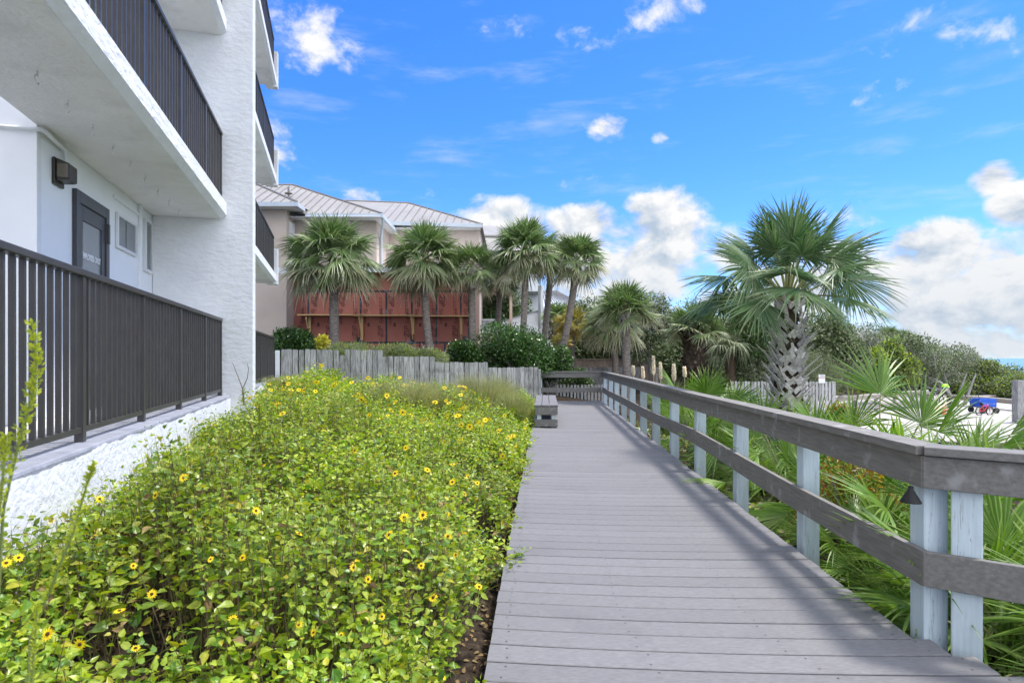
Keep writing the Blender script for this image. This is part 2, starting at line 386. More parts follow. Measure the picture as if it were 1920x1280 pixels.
M['deadfrond'] = leafmat('dead_frond', [(.24, .19, .13), (.38, .32, .24), (.48, .43, .35), (.16, .12, .08)], .1, .8)
M['palmetto'] = leafmat('saw_palmetto_frond', [(0.098, 0.196, 0.025), (0.138, 0.248, 0.035), (0.187, 0.31, 0.049), (0.236, 0.341, 0.069)], .36, .36, dry=(.45, .40, .20), spec=.4, patch=.12)
M['litter'] = leafmat('fallen_frond', [(.16, .11, .07), (.27, .21, .14), (.12, .08, .05), (.33, .27, .2)], .05, .9)
M['darkshrub'] = leafmat('glossy_dark_leaf', [(.022, .06, .011), (.035, .09, .015), (.055, .13, .02), (.09, .18, .03)], .2, .3, spec=.55)
M['olive'] = leafmat('olive_leaf', [(0.058, 0.092, 0.03), (0.1, 0.135, 0.047), (0.14, 0.184, 0.07), (0.199, 0.222, 0.117)], .2, .5)
M['graygreen'] = leafmat('gray_green_leaf', [(0.106, 0.134, 0.064), (0.17, 0.201, 0.106), (0.224, 0.246, 0.139), (0.265, 0.279, 0.181)], .2, .6)
M['yellowgreen'] = leafmat('yellow_green_leaf', [(0.112, 0.21, 0.025), (0.2, 0.302, 0.037), (0.3, 0.394, 0.044), (0.45, 0.486, 0.062)], .3, .45)
M['yellowbush'] = leafmat('bright_yellow_leaf', [(.45, .44, .05), (.6, .55, .08)], .3, .45)
M['oak'] = leafmat('oak_leaf', [(0.036, 0.069, 0.022), (0.06, 0.107, 0.034), (0.096, 0.139, 0.048), (0.168, 0.189, 0.096)], .2, .45)
M['redleaf'] = leafmat('turning_leaf', [(.30, .10, .03), (.45, .25, .03), (.20, .05, .03), (.13, .18, .03), (.55, .42, .05)], .3, .5)
M['grass'] = leafmat('bunch_grass', [(.16, .21, .05), (.24, .28, .08), (.33, .34, .13), (.42, .39, .2)], .3, .6)
M['drygrass'] = leafmat('tan_grass', [(.38, .37, .18), (.46, .42, .26), (.29, .31, .12), (.22, .26, .08)], .3, .6)
M['plume'] = leafmat('cream_plume', [(.74, .67, .53), (.84, .78, .66)], .3, .8)
M['goldenrod'] = leafmat('goldenrod_bud', [(.42, .50, .04), (.55, .58, .06), (.30, .42, .04)], .3, .6)
M['blue'] = pmat('blue_fabric', [(.012, .075, .42), (.02, .10, .52)], 4, rough=.7)
M['black'] = pmat('black_rubber', [(.012, .012, .013), (.022, .022, .022)], 8, rough=.7)
M['redpaint'] = pmat('red_paint', [(.55, .04, .06), (.62, .06, .08)], 4, rough=.3)
M['chrome'] = pmat('bright_steel', [(.5, .5, .5), (.6, .6, .6)], 4, rough=.25, metal=.9)
M['lime'] = pmat('lime_plastic', [(.30, .72, .02), (.36, .80, .03)], 4, rough=.35)
M['orange'] = pmat('orange_fabric', [(.60, .19, .09), (.68, .25, .12)], 4, rough=.7)
M['signwhite'] = pmat('sign_face', [(.72, .72, .72), (.78, .78, .78)], 4, rough=.4)
M['signred'] = pmat('sign_red', [(.55, .05, .07), (.6, .07, .09)], 4)
M['signgray'] = pmat('sign_gray', [(.3, .3, .33), (.35, .35, .38)], 4)

def curb_mat():
    m, nt, N, L = nodes('painted_curb')
    tc = N.new('ShaderNodeTexCoord'); sp = N.new('ShaderNodeSeparateXYZ')
    g = N.new('ShaderNodeNewGeometry'); L.new(g.outputs['Position'], sp.inputs[0])
    nz = N.new('ShaderNodeTexNoise'); nz.inputs['Scale'].default_value = 2.6; nz.inputs['Detail'].default_value = 6; L.new(g.outputs['Position'], nz.inputs['Vector'])
    ma = N.new('ShaderNodeMath'); ma.operation = 'MULTIPLY_ADD'; L.new(nz.outputs[0], ma.inputs[0]); ma.inputs[1].default_value = .10; L.new(sp.outputs[2], ma.inputs[2])
    mr = N.new('ShaderNodeMapRange'); L.new(ma.outputs[0], mr.inputs[0]); mr.inputs[1].default_value = .985; mr.inputs[2].default_value = .990
    n2 = N.new('ShaderNodeTexNoise'); n2.inputs['Scale'].default_value = 5; n2.inputs['Detail'].default_value = 8; L.new(g.outputs['Position'], n2.inputs['Vector'])
    rg = ramp(N, [(.19, .20, .235), (.29, .30, .34)]); L.new(n2.outputs[0], rg.inputs[0])
    rw = ramp(N, [(.70, .70, .71), (.80, .80, .81)]); L.new(n2.outputs[0], rw.inputs[0])
    mx = N.new('ShaderNodeMix'); mx.data_type = 'RGBA'; L.new(mr.outputs[0], mx.inputs[0]); L.new(rw.outputs[0], mx.inputs[6]); L.new(rg.outputs[0], mx.inputs[7])
    b = N.new('ShaderNodeBsdfPrincipled'); b.inputs['Roughness'].default_value = .8; L.new(mx.outputs[2], b.inputs['Base Color'])
    n3 = N.new('ShaderNodeTexNoise'); n3.inputs['Scale'].default_value = 22; n3.inputs['Detail'].default_value = 6; L.new(g.outputs['Position'], n3.inputs['Vector'])
    bp = N.new('ShaderNodeBump'); bp.inputs['Strength'].default_value = .8; bp.inputs['Distance'].default_value = .015
    L.new(n3.outputs[0], bp.inputs['Height']); L.new(bp.outputs[0], b.inputs['Normal'])
    o = N.new('ShaderNodeOutputMaterial'); L.new(b.outputs[0], o.inputs[0])
    return m
M['curb'] = curb_mat()
def sea_mat():
    m, nt, N, L = nodes('sea_water')
    b = N.new('ShaderNodeBsdfPrincipled'); b.inputs['Roughness'].default_value = .25
    tc = N.new('ShaderNodeTexCoord'); mp = N.new('ShaderNodeMapping'); L.new(tc.outputs['Object'], mp.inputs[0]); mp.inputs['Scale'].default_value = (.02, .002, 1)
    nz = N.new('ShaderNodeTexNoise'); nz.inputs['Scale'].default_value = 1.0; nz.inputs['Detail'].default_value = 6; L.new(mp.outputs[0], nz.inputs['Vector'])
    rp = ramp(N, [(.04, .17, .25), (.06, .23, .31), (.10, .30, .36)]); L.new(nz.outputs[0], rp.inputs[0]); L.new(rp.outputs[0], b.inputs['Base Color'])
    n3 = N.new('ShaderNodeTexNoise'); n3.inputs['Scale'].default_value = .5; n3.inputs['Detail'].default_value = 6; L.new(tc.outputs['Object'], n3.inputs['Vector'])
    bp = N.new('ShaderNodeBump'); bp.inputs['Strength'].default_value = .6; bp.inputs['Distance'].default_value = .6
    L.new(n3.outputs[0], bp.inputs['Height']); L.new(bp.outputs[0], b.inputs['Normal'])
    o = N.new('ShaderNodeOutputMaterial'); L.new(b.outputs[0], o.inputs[0])
    return m
M['sea'] = sea_mat()

# ------------------------------------------------------------------ terrain
_ph = rng.uniform(0, 6.28, (12, 2)); _dr = rng.uniform(0, 6.28, 12)
def fn(x, y, sc, k=0):                  # smooth pseudo noise, about -1..1
    s = 0.
    for i in range(5):
        a = _dr[(i + k) % 12]; f = sc * (1 + .6 * i)
        s = s + np.sin(x * f * math.cos(a) + y * f * math.sin(a) + _ph[(i + k) % 12, 0]) * np.cos(x * f * .7 * math.sin(a) - y * f * .7 * math.cos(a) + _ph[(i + k) % 12, 1]) / (1 + .5 * i)
    return s / 2.2
def ss(a, b, x):
    t = np.clip((x - a) / (b - a), 0, 1); return t * t * (3 - 2 * t)
XL = lambda Y: -.292 + .054 * Y         # left edge of the walkway
XR = lambda Y: 1.998 + .054 * Y
XB = lambda Y: -1.527 - .288 * Y        # face of the terrace curb
SANDZ = -.83
def ground_z(x, y):
    x, y = np.asarray(x, float), np.asarray(y, float)
    t = np.clip((XL(y) - x) / (XL(y) - XB(y) + 1e-6), 0, 1.3)
    left = -.14 + .36 * ss(0, 1, t) + .016 * np.clip(y, 0, 40) * ss(0, .8, t)
    right = -.33 - .22 * ss(2.2, 5, x - .054 * y) - .27 * ss(9, 17, y) * ss(2.5, 6, x)
    z = np.where(x < XL(y) + .01, left, np.where(x > XR(y) - .01, right, -.32))
    back = 1.45 * ss(20, 28.5, y) * ss(4.5, 0, x - .02 * y)
    z = z + np.where(x < 6, back, 0) * .9
    # dune behind the sand lot and beyond
    dune = ss(32, 46, y) * (2.3 * ss(34, 8, x - .35 * (y - 30)) + .3)
    z = z + dune * ss(3, 8, x)
    z = z - .12 * ss(9, 11, x) * ss(16, 17.5, y) * ss(36, 33, y) * ss(40, 36, x)
    z = np.where(x > 30, z - 7 * ss(45, 120, x - .15 * y), z)
    z = z + .03 * fn(x, y, 1.1)
    return z
def ground():
    xs = np.unique(np.concatenate([np.linspace(-600, -30, 12), np.arange(-30, -8, 1.5), np.arange(-8, 14, .3), np.arange(14, 60, 1.5), np.linspace(60, 140, 14)]))
    ys = np.unique(np.concatenate([np.linspace(-60, -6, 6), np.arange(-6, 26, .35), np.arange(26, 70, 1.5), np.linspace(70, 1500, 24)]))
    X, Y = np.meshgrid(xs, ys)
    v = np.stack([X, Y, ground_z(X, Y)], -1).reshape(-1, 3)
    w = len(xs); i = np.arange(len(ys) - 1)[:, None] * w + np.arange(w - 1)[None]
    f = np.stack([i, i + 1, i + w + 1, i + w], -1).reshape(-1, 4)
    tag(MB().add(v, f).build('ground', M['soil'], smooth=True), kind='structure')
    m = MB(); m.add([(60, -3000, -6), (16000, -3000, -6), (16000, 16000, -6), (60, 16000, -6)], [(0, 1, 2, 3)])
    tag(m.build('sea', M['sea']), kind='structure')
    # the white sand lot
    X, Y = np.meshgrid(np.arange(8.5, 42, .5), np.arange(17.2, 36, .5))
    Z = SANDZ + .035 * fn(X, Y, 1.7, 3) + .05 * fn(X, Y, .5, 5) + .25 * ss(32, 36, Y)
    w = X.shape[1]; i = np.arange(X.shape[0] - 1)[:, None] * w + np.arange(w - 1)[None]
    f = np.stack([i, i + 1, i + w + 1, i + w], -1).reshape(-1, 4)
    tag(MB().add(np.stack([X, Y, Z], -1).reshape(-1, 3), f).build('sand', M['sand'], smooth=True), kind='structure')
ground()

# ------------------------------------------------------------------ the boardwalk
def boardwalk():
    m = MB()
    ca, sa = 1 / math.hypot(1, .054), .054 / math.hypot(1, .054)
    ex, ey = np.array([ca, -sa, 0]), np.array([sa, ca, 0])   # across and along
    n = 8
    s = -1.2
    while s < 21.95:
        w = .176 + rng.uniform(-.003, .003)
        gap = rng.choice([.009, .0105, .012, .017], p=[.4, .35, .19, .06])
        y0 = s
        b0 = np.array([XL(y0), y0, 0]) + ex * rng.uniform(-.012, .006)
        # the right end follows the railing, which turns outwards near the viewer
        Yr = y0 - .054 * 2.2
        xr = XR(Yr) if Yr > 3.29 else 2.175 + (3.29 - Yr) * .53
        width = (xr - XL(y0)) * 1.002 + rng.uniform(0, .006)
        tz = rng.uniform(-.0015, .0015, 2)
        skew = rng.uniform(-.0025, .0025)
        t = np.linspace(0, 1, n + 1)
        sag = -.018 * (1 - (2 * t - 1) ** 2) * (1 + .2 * math.sin(s * .7)) + tz[0] * (1 - t) + tz[1] * t
        P0 = b0 + t[:, None] * width * ex + np.array([0, 0, 1]) * sag[:, None] + ey * (skew * t)[:, None]
        P1 = P0 + ey * w
        dz = np.array([0, 0, -.04])
        c = .004
        prof = [P0 + dz, P0 + [0, 0, -c], P0 + ey * c, P1 - ey * c, P1 + [0, 0, -c], P1 + dz]
        v = np.stack(prof, 1).reshape(-1, 3)
        k = 6
        f = [(i * k + j, (i + 1) * k + j, (i + 1) * k + (j + 1) % k, i * k + (j + 1) % k) for i in range(n) for j in range(k)]
        m.add(v, f)
        m.add(v[:k], [(0, 1, 2, 3, 4, 5)]); m.add(v[-k:], [(5, 4, 3, 2, 1, 0)])
        if s < 13:
            for q in (.035, .33, .66, .965):
                for g in (.035, .145):
                    c0 = b0 + ex * width * (q + rng.uniform(-.006, .006)) + ey * (g + rng.uniform(-.006, .006)); 
                    c0[2] = np.interp(q, t, sag) + .0008
                    th = np.arange(8) * math.pi / 4
                    m.add(c0 + .006 * (np.cos(th)[:, None] * ex + np.sin(th)[:, None] * ey), [tuple(range(8))], 1)
        s += w + gap
    # joists below
    for q in (.02, .34, .66, .97):
        o = np.array([XL(-1.2) + q * 2.29, -1.2, -.24])
        m.obox(o, ex * .045, ey * 23.1, (0, 0, .165), 2)
    tag(m.build('boardwalk', [M['deck'], M['screw'], M['deckdark']]), kind='structure')
boardwalk()

def railing():
    C = np.array([2.19, 3.28, 0])
    t = empty('walkway_railing', C, 'weathered gray railing with pale blue posts along the right side of the walkway', 'railing')
    e = np.array([.054, 1, 0]); e /= np.linalg.norm(e); nrm = np.array([e[1], -e[0], 0])     # along, outward
    Y1 = 21.75
    def line(Y): return np.array([2.013 + .054 * Y, Y, 0.])
    dips = {0: 0, 3.3: 0, 6.6: -.005, 8.4: -.012, 10: -.005, 13: .0, 22: 0}
    lows = {0: 0, 3.3: 0, 5: .005, 6.65: .03, 8.4: .055, 10: .03, 13: .01, 22: 0}
    def warp(tb, Y): return float(np.interp(Y, list(tb), list(tb.values())))
    def board(m, z0, z1, off, th, tb, ya, yb):
        ys = np.linspace(ya, yb, max(2, int((yb - ya) / .8) + 1))
        rows = []
        for y in ys:
            p = line(y); d = warp(tb, y); dn = .012 * math.sin(y * .9) if z1 < .6 else 0
            rows.append([p + nrm * (off + dn) + [0, 0, z0 + d], p + nrm * (off + th + dn) + [0, 0, z0 + d], p + nrm * (off + th + dn) + [0, 0, z1 + d], p + nrm * (off + dn) + [0, 0, z1 + d]])
        v = np.array(rows).reshape(-1, 3); k = len(ys)
        f = [(i * 4 + j, (i + 1) * 4 + j, (i + 1) * 4 + (j + 1) % 4, i * 4 + (j + 1) % 4) for i in range(k - 1) for j in range(4)]
        m.add(v, [tuple(q[::-1]) for q in f]); m.add(v[:4], [(0, 1, 2, 3)]); m.add(v[-4:], [(3, 2, 1, 0)])
    segs = [3.28, 8.39, 13.2, 18.2, Y1]
    for nm, z0, z1, off, th, tb in (('cap_board', 1.004, 1.05, -.03, .17, dips), ('upper_rail', .826, .998, 0, .038, dips), ('lower_rail', .303, .488, 0, .038, lows)):
        m = MB()
        for a, b in zip(segs[:-1], segs[1:]): board(m, z0, z1, off, th, tb, a + (.003 if a > 4 else 0), b - .003)
        if nm != 'cap_board':
            for Y in (4.95, 6.65, 8.39, 10.06, 11.7, 13.2):
                for dy in (-.035, .035):
                    for dz in (.045, z1 - z0 - .045):
                        c_ = line(Y + dy + rng.uniform(-.01, .01)) - nrm * .0012 + [0, 0, z0 + dz + warp(tb, Y)] + nrm * (.012 * math.sin(Y * .9) if z1 < .6 else 0)
                        th = np.arange(8) * math.pi / 4; m.add(c_ + .006 * (np.cos(th)[:, None] * e + np.sin(th)[:, None] * np.array([0, 0, 1.])), [tuple(range(8))], 1)
        m.build(nm, [M['rail'], M['screw']], t)
    for i, Y in enumerate([4.95, 6.65, 8.39, 10.06, 11.7, 13.2, 14.9, 16.5, 18.2, 19.8, 21.6]):
        m = MB(); p = line(Y) + nrm * .041 - e * .065
        m.obox(p + [0, 0, -.75], e * .13, nrm * .13, (0, 0, 1.75 + warp(dips, Y)))
        m.build('post', M['post'], t, bevel=.008)
    # turn at the near corner
    d = np.array([.34, -.25, 0]); d /= np.linalg.norm(d); n2 = np.array([-d[1], d[0], 0])   # n2 points outward
    c0 = line(3.277)
    for nm, z0, z1, off, th in (('cap_board', 1.004, 1.05, -.03, .17), ('upper_rail', .826, .998, 0, .038), ('lower_rail', .303, .488, 0, .038)):
        m = MB(); m.obox(c0 + n2 * off + d * (.004 - off * .2) + [0, 0, z0], d * 3.2, n2 * th, (0, 0, z1 - z0))
        m.build(nm, M['railx'], t, bevel=.005)
    m = MB(); p = line(3.33) + nrm * .042
    m.obox(p + [0, 0, -.75], e * .13, nrm * .13, (0, 0, 1.75)); m.build('post', M['post'], t, bevel=.008)
    for q in (.125, 1.9, 3.05):
        m = MB(); p = c0 + d * q + n2 * .042
        m.obox(p + [0, 0, -.75], d * .135, n2 * .135, (0, 0, 1.75)); m.build('post', M['post'], t, bevel=.008)
    # rail across the far end
    Yc = 21.75; x0, x1 = .93, 3.17
    for nm, z0, z1, dy, th in (('cap_board', 1.004, 1.05, -.03, .17), ('upper_rail', .826, .998, 0, .038), ('lower_rail', .303, .468, 0, .038)):
        m = MB(); m.box((x0, Yc + dy, z0), (x1 - .01, Yc + dy + th, z1)); m.build(nm, M['railx'], t, bevel=.005)
    for x in (x0 + .02,):
        m = MB(); m.box((x, Yc + .042, -.7), (x + .12, Yc + .16, 1.0)); m.build('post', M['post'], t, bevel=.008)
    # the little cone lamp below the corner
    lp = line(3.27) - nrm * .05 + e * .02
    l = empty('path_light', lp + [0, 0, .72], 'small black cone lamp under the top rail at the near corner', 'lamp')
    m = MB(); th = np.arange(20) * 2 * math.pi / 20
    r0, r1 = .018, .085
    ring = lambda r, z: lp + np.stack([r * np.cos(th), r * np.sin(th), np.full(20, z)], -1)
    v = np.concatenate([ring(.013, .832), ring(.014, .815), ring(.050, .752), ring(.051, .747), ring(.046, .748), ring(.02, .80)])
    f = [(i * 20 + j, i * 20 + (j + 1) % 20, (i + 1) * 20 + (j + 1) % 20, (i + 1) * 20 + j) for i in range(5) for j in range(20)]
    m.add(v, f); m.build('shade', M['black'], l, smooth=True)
    m = MB(); m.tube([lp + [0, 0, .765], lp + [0, 0, .80]], .012, 10); m.build('bulb', M['lens'], l, smooth=True)
railing()

def bench():
    o = np.array([.505, 13.45, 0])
    t = empty('bench', o, 'low gray slatted bench at the left edge of the walkway near the fence', 'bench')
    e = np.array([.054, 1, 0]); e /= np.linalg.norm(e); a = np.array([e[1], -e[0], 0])
    L_, W = 3.6, .50
    for i in range(3):
        m = MB(); m.obox(o + a * (i * (W / 3) - .015) + [0, 0, .452], a * (W / 3 - .01 + (.03 if i == 2 else 0)), e * L_, (0, 0, .04)); m.build('seat_slat', M['deck'], t, bevel=.006)
    for nm, z0, z1 in (('apron', .275, .447), ('stretcher', .02, .175)):
        for q in (0, L_ - .04):
            m = MB(); m.obox(o + e * q + a * .002 + [0, 0, z0], a * (W - .006), e * .038, (0, 0, z1 - z0)); m.build(nm, M['railx'], t, bevel=.004)
        for q in (0.004, W - .046):
            m = MB(); m.obox(o + a * q + e * .041 + [0, 0, z0], a * .038, e * (L_ - .084), (0, 0, z1 - z0 - .002)); m.build(nm, M['rail'], t, bevel=.004)
    for x in (.045, W - .135):
        for q in (.045, L_ / 2, L_ - .14):
            m = MB(); m.obox(o + a * x + e * q + [0, 0, .002], a * .09, e * .09, (0, 0, .448)); m.build('leg', M['post'], t)
bench()

# ------------------------------------------------------------------ white condominium on the left
BO = np.array([-4.27, 8.98, 0]); BD = np.array([-.2785, .9604, 0]); BN = np.array([.9604, .2785, 0])
def bp(a, b, z): return BO + BD * a + BN * b + np.array([0, 0, z])
def bbox(m, a0, a1, b0, b1, z0, z1, mat=0): return m.obox(bp(a0, b0, z0), BD * (a1 - a0), BN * (b1 - b0), (0, 0, z1 - z0), mat)
def text(name, s, size, mat, parent, loc, xdir, ydir, extrude=.002, shear=0, align='CENTER', off=None, xs=1.0):
    c = bpy.data.curves.new(name, 'FONT'); c.body = s; c.size = size; c.extrude = extrude; c.offset = off or 0; c.shear = shear; c.align_x = align; c.align_y = 'CENTER'
    c.materials.append(mat)
    o = bpy.data.objects.new(name, c); COL.objects.link(o)
    x = Vector(xdir).normalized(); y = Vector(ydir).normalized(); z = x.cross(y)
    from mathutils import Matrix
    mm = Matrix((x, y, z)).transposed().to_4x4(); 
    l = np.array(loc) - (root_off(parent) if parent is not None else 0)
    mm.translation = Vector([float(q) for q in l])
    me = bpy.data.meshes.new_from_object(o.evaluated_get(bpy.context.evaluated_depsgraph_get()))
    for v_ in me.vertices: v_.co.x *= xs
    me.materials.clear(); me.materials.append(mat)
    bpy.data.objects.remove(o); bpy.data.curves.remove(c)
    o = bpy.data.objects.new(name, me); COL.objects.link(o)
    o.parent = parent
    o.matrix_local = mm
    return o
def condo():
    t = empty('condominium', bp(0, 0, 0), 'white stucco condominium with stacked balconies and dark railings', 'building')
    RB = -.89
    SL = [3.55, 6.24, 8.93, 11.62]
    # body walls
    m = MB(); bbox(m, -3.53, 8.25, -9, RB, -.6, 14.2); bbox(m, -16, -3.53, -9, -3.6, -.6, 14.2); m.build('wall', M['smooth_white'], t)
    m = MB(); bbox(m, -3.528, -3.45, -3.59, RB + .004, .97, 3.55); m.build('return_wall', M['stucco'], t)
    m = MB(); bbox(m, 0, .26, RB + .003, .448, -.6, 14.2); m.build('fin_wall', M['stucco'], t, bevel=.012)
    m = MB(); bbox(m, -16, -.003, RB + .002, .14, -.6, .97); bbox(m, .263, 8.25, RB + .002, .14, -.6, .97); bbox(m, -16, -3.54, -3.6, RB, -.6, .95); m.build('terrace', M['curb'], t, bevel=.02)
    m = MB()  # hidden pale sheet added on the terrace to bounce light up to the soffit
    for a0, a1 in ((-16, -.006), (.266, 8.25)):
        m.extrude([bp(a0, RB + .004, .972), bp(a0, -.40, .972), bp(a0, -.40, .974), bp(a0, RB + .004, .974)], BD * (a1 - a0))
    m.build('terrace_bounce_sheet', M['floor'], t)
    # slabs
    def slab(a0, a1, z, endpost):
        mb = MB(); D = BD * (a1 - a0)
        mb.extrude([bp(a0, RB + .002, z), bp(a0, .01, z), bp(a0, .01, z + .004), bp(a0, RB + .002, z + .004)][::-1], D, 1)
        mb.extrude([bp(a0, RB + .003, z + .005), bp(a0, .015, z + .005), bp(a0, .085, z + .06), bp(a0, .085, z + .235), bp(a0, RB + .003, z + .235)][::-1], D, 0)
        if endpost: bbox(mb, a1 + .002, a1 + .2, -.18, .12, z - .02, z + .95, 0)
        return mb.build('balcony', [M['stucco'], M['soffit']], t)
    def rail(a0, a1, zb, zt, posts, parent):
        r = empty('railing', (0, 0, 0), parent=parent)
        r.location = (0, 0, 0)
        m = MB(); bbox(m, a0, a1, -.035, .035, zt - .045, zt); m.build('top_rail', M['metal'], r, bevel=.006)
        m = MB(); bbox(m, a0, a1, -.018, .018, zb + .06, zb + .095); m.build('bottom_rail', M['metal'], r)
        m = MB(); n = int((a1 - a0) / .111)
        pp = sorted(posts)
        edges = [a0] + [p for p in pp if a0 < p < a1] + [a1]
        for e0, e1 in zip(edges[:-1], edges[1:]):
            k = max(1, round((e1 - e0) / .111))
            for j in range(1, k):
                a = e0 + (e1 - e0) * j / k; bbox(m, a - .0125, a + .0115, -.0135, .0135, zb + .097, zt - .047)
        m.build('pickets', M['metal'], r)
        for p in pp:
            m = MB(); bbox(m, p - .026, p + .026, -.026, .026, zb, zt - .047); m.build('post', M['metal'], r)
        return r
    near = [-.02 - 1.33 * k - .03 for k in range(0, 9)]
    near = [-1.17 - 1.33 * k for k in range(0, 9)] + [-.035]
    far = [.3 + 1.32 * k for k in range(0, 6)] + [8.02]
    # ground floor railings stand on the terrace
    rail(-13, -.004, .972, 2.10, near, t)
    rail(.264, 8.2, .972, 2.10, [.3 + 1.56 * k for k in range(6)], t)
    for z in SL[:3]:
        s = slab(-13, -.004, z, False); rail(-13, -.004, z + .235, z + 1.27, near, t)
    for z in SL:
        s = slab(.264, 8.05, z, True); rail(.264, 8.03, z + .235, z + 1.27, far, t)
    # door
    m = MB()
    a0, a1, zt = -2.78, -1.86, 3.20
    for (q0, q1, z0, z1) in ((a0, a0 + .09, .974, zt), (a1 - .09, a1, .974, zt), (a0 + .09, a1 - .09, zt - .12, zt)): bbox(m, q0, q1, RB + .004, RB + .045, z0, z1)
    d = m.build('door', M['door_gray'], t, bevel=.004)
    m = MB()
    q0, q1, z0, z1 = a0 + .093, a1 - .093, .98, zt - .125
    bbox(m, q0, q0 + .10, RB + .004, RB + .03, z0, z1); bbox(m, q1 - .10, q1, RB + .004, RB + .03, z0, z1); bbox(m, q0 + .10, q1 - .10, RB + .004, RB + .03, z1 - .15, z1); bbox(m, q0 + .10, q1 - .10, RB + .004, RB + .03, z0, z0 + .35)
    m.build('door_leaf', M['door_gray'], d, bevel=.004)
    m = MB(); bbox(m, q0 + .101, q1 - .101, RB + .006, RB + .014, z0 + .351, z1 - .151); m.build('pane', M['glass'], d)
    for zz in (2.92, 1.4):
        m = MB(); bbox(m, a1 - .085, a1 - .03, RB + .046, RB + .06, zz - .12, zz + .1); m.build('hinge', M['metal'], d)
    text('lettering', 'EMPLOYEES ONLY', .085, M['letter_white'], d, bp((q0 + q1) / 2, RB + .018, 2.42), -BD * -1, (0, 0, 1)) if False else \
    text('lettering', 'EMPLOYEES ONLY', .088, M['letter_white'], d, bp((q0 + q1) / 2, RB + .019, 2.57), BD, (0, 0, 1), off=.0025, xs=.70)
    # window
    m = MB(); a0, a1, z0, z1 = -1.54, -.80, 2.83, 3.25
    for (p0, p1, y0, y1) in ((a0, a0 + .035, z0, z1), (a1 - .035, a1, z0, z1), (a0 + .035, a1 - .035, z1 - .035, z1), (a0 + .035, a1 - .035, z0, z0 + .035)): bbox(m, p0, p1, RB + .003, RB + .035, y0, y1)
    w = m.build('window', M['trim'], t, bevel=.004)
    m = MB(); bbox(m, a0 + .036, a1 - .036, RB + .004, RB + .012, z0 + .036, z1 - .036); bbox(m, a0 + .36, a0 + .375, RB + .0125, RB + .02, z0 + .036, z1 - .036); m.build('pane', M['glass'], w)
    # louvred vent in its frame
    m = MB(); a0, a1, z0, z1 = -.44, -.10, 2.70, 3.42
    for (p0, p1, y0, y1) in ((a0, a0 + .035, z0, z1), (a1 - .035, a1, z0, z1), (a0 + .035, a1 - .035, z1 - .035, z1), (a0 + .035, a1 - .035, z0, z0 + .035)): bbox(m, p0, p1, RB + .003, RB + .04, y0, y1)
    v = m.build('vent_louver', M['trim'], t)
    m = MB(); n = 22
    for j in range(n):
        z = z0 + .04 + (z1 - z0 - .08) * j / n
        m.obox(bp(a0 + .036, RB + .006, z + .016), BD * (a1 - a0 - .072), BN * .028 + np.array([0, 0, -.02]), (0, 0, .006))
    bbox(m, a0 + .036, a1 - .036, RB + .0035, RB + .005, z0 + .036, z1 - .036)
    m.build('slats', M['louver'], v)
    # pilaster strip, conduits
    m = MB(); bbox(m, -.66, -.60, RB + .003, RB + .035, .975, 3.545); m.build('corner_trim', M['smooth_white'], t)
    m = MB(); bbox(m, -1.62, -.665, RB + .003, RB + .02, 3.40, 3.43); m.build('ledge', M['smooth_white'], t)
    m = MB()
    m.tube([bp(-3.56, -3.0, 3.50), bp(-3.56, RB + .05, 3.50), bp(-3.5, RB + .06, 3.5), bp(-3.06, RB + .035, 3.49), bp(-3.03, RB + .03, 3.46), bp(-3.03, RB + .03, 3.28)], .018, 8)
    m.build('conduit', M['smooth_white'], t, smooth=True)
    # row of hooks under the first balcony
    for k in range(9):
        m = MB(); a = -.55 - .52 * k; c = bp(a, -.42, 3.50); th = np.linspace(-.6, 4.2, 14)
        pts = [c + [0, 0, .05]] + [c + BD * (.032 * math.cos(x + 1.6)) + np.array([0, 0, .032 * math.sin(x + 1.6) - .012]) for x in th]
        m.tube(pts, .0055, 6); m.build('hook', M['soffit'], t, smooth=True)
    # boxy wall lamp
    o = bp(-3.05, RB, 3.2)
    l = empty('wall_lamp', o, 'dark boxy wall lamp beside the employees door', 'lamp')
    a0, a1, z0, z1 = -3.24, -3.03, 3.12, 3.37
    m = MB(); bbox(m, a0, a1, RB + .004, RB + .03, z0, z1); m.build('back_plate', M['darkplastic'], l, bevel=.01)
    m = MB(); D = BD * (a1 - a0 - .02)
    m.extrude([bp(a0 + .01, RB + .031, z0 + .04), bp(a0 + .01, RB + .14, z0 + .05), bp(a0 + .01, RB + .14, z1 - .05), bp(a0 + .01, RB + .031, z1 - .005)][::-1], D)
    m.build('cover', M['darkplastic'], l, bevel=.012)
    m = MB(); bbox(m, a0 + .002, a0 + .009, RB + .045, RB + .13, z0 + .065, z1 - .06); m.build('lens', M['lens'], l)
condo()

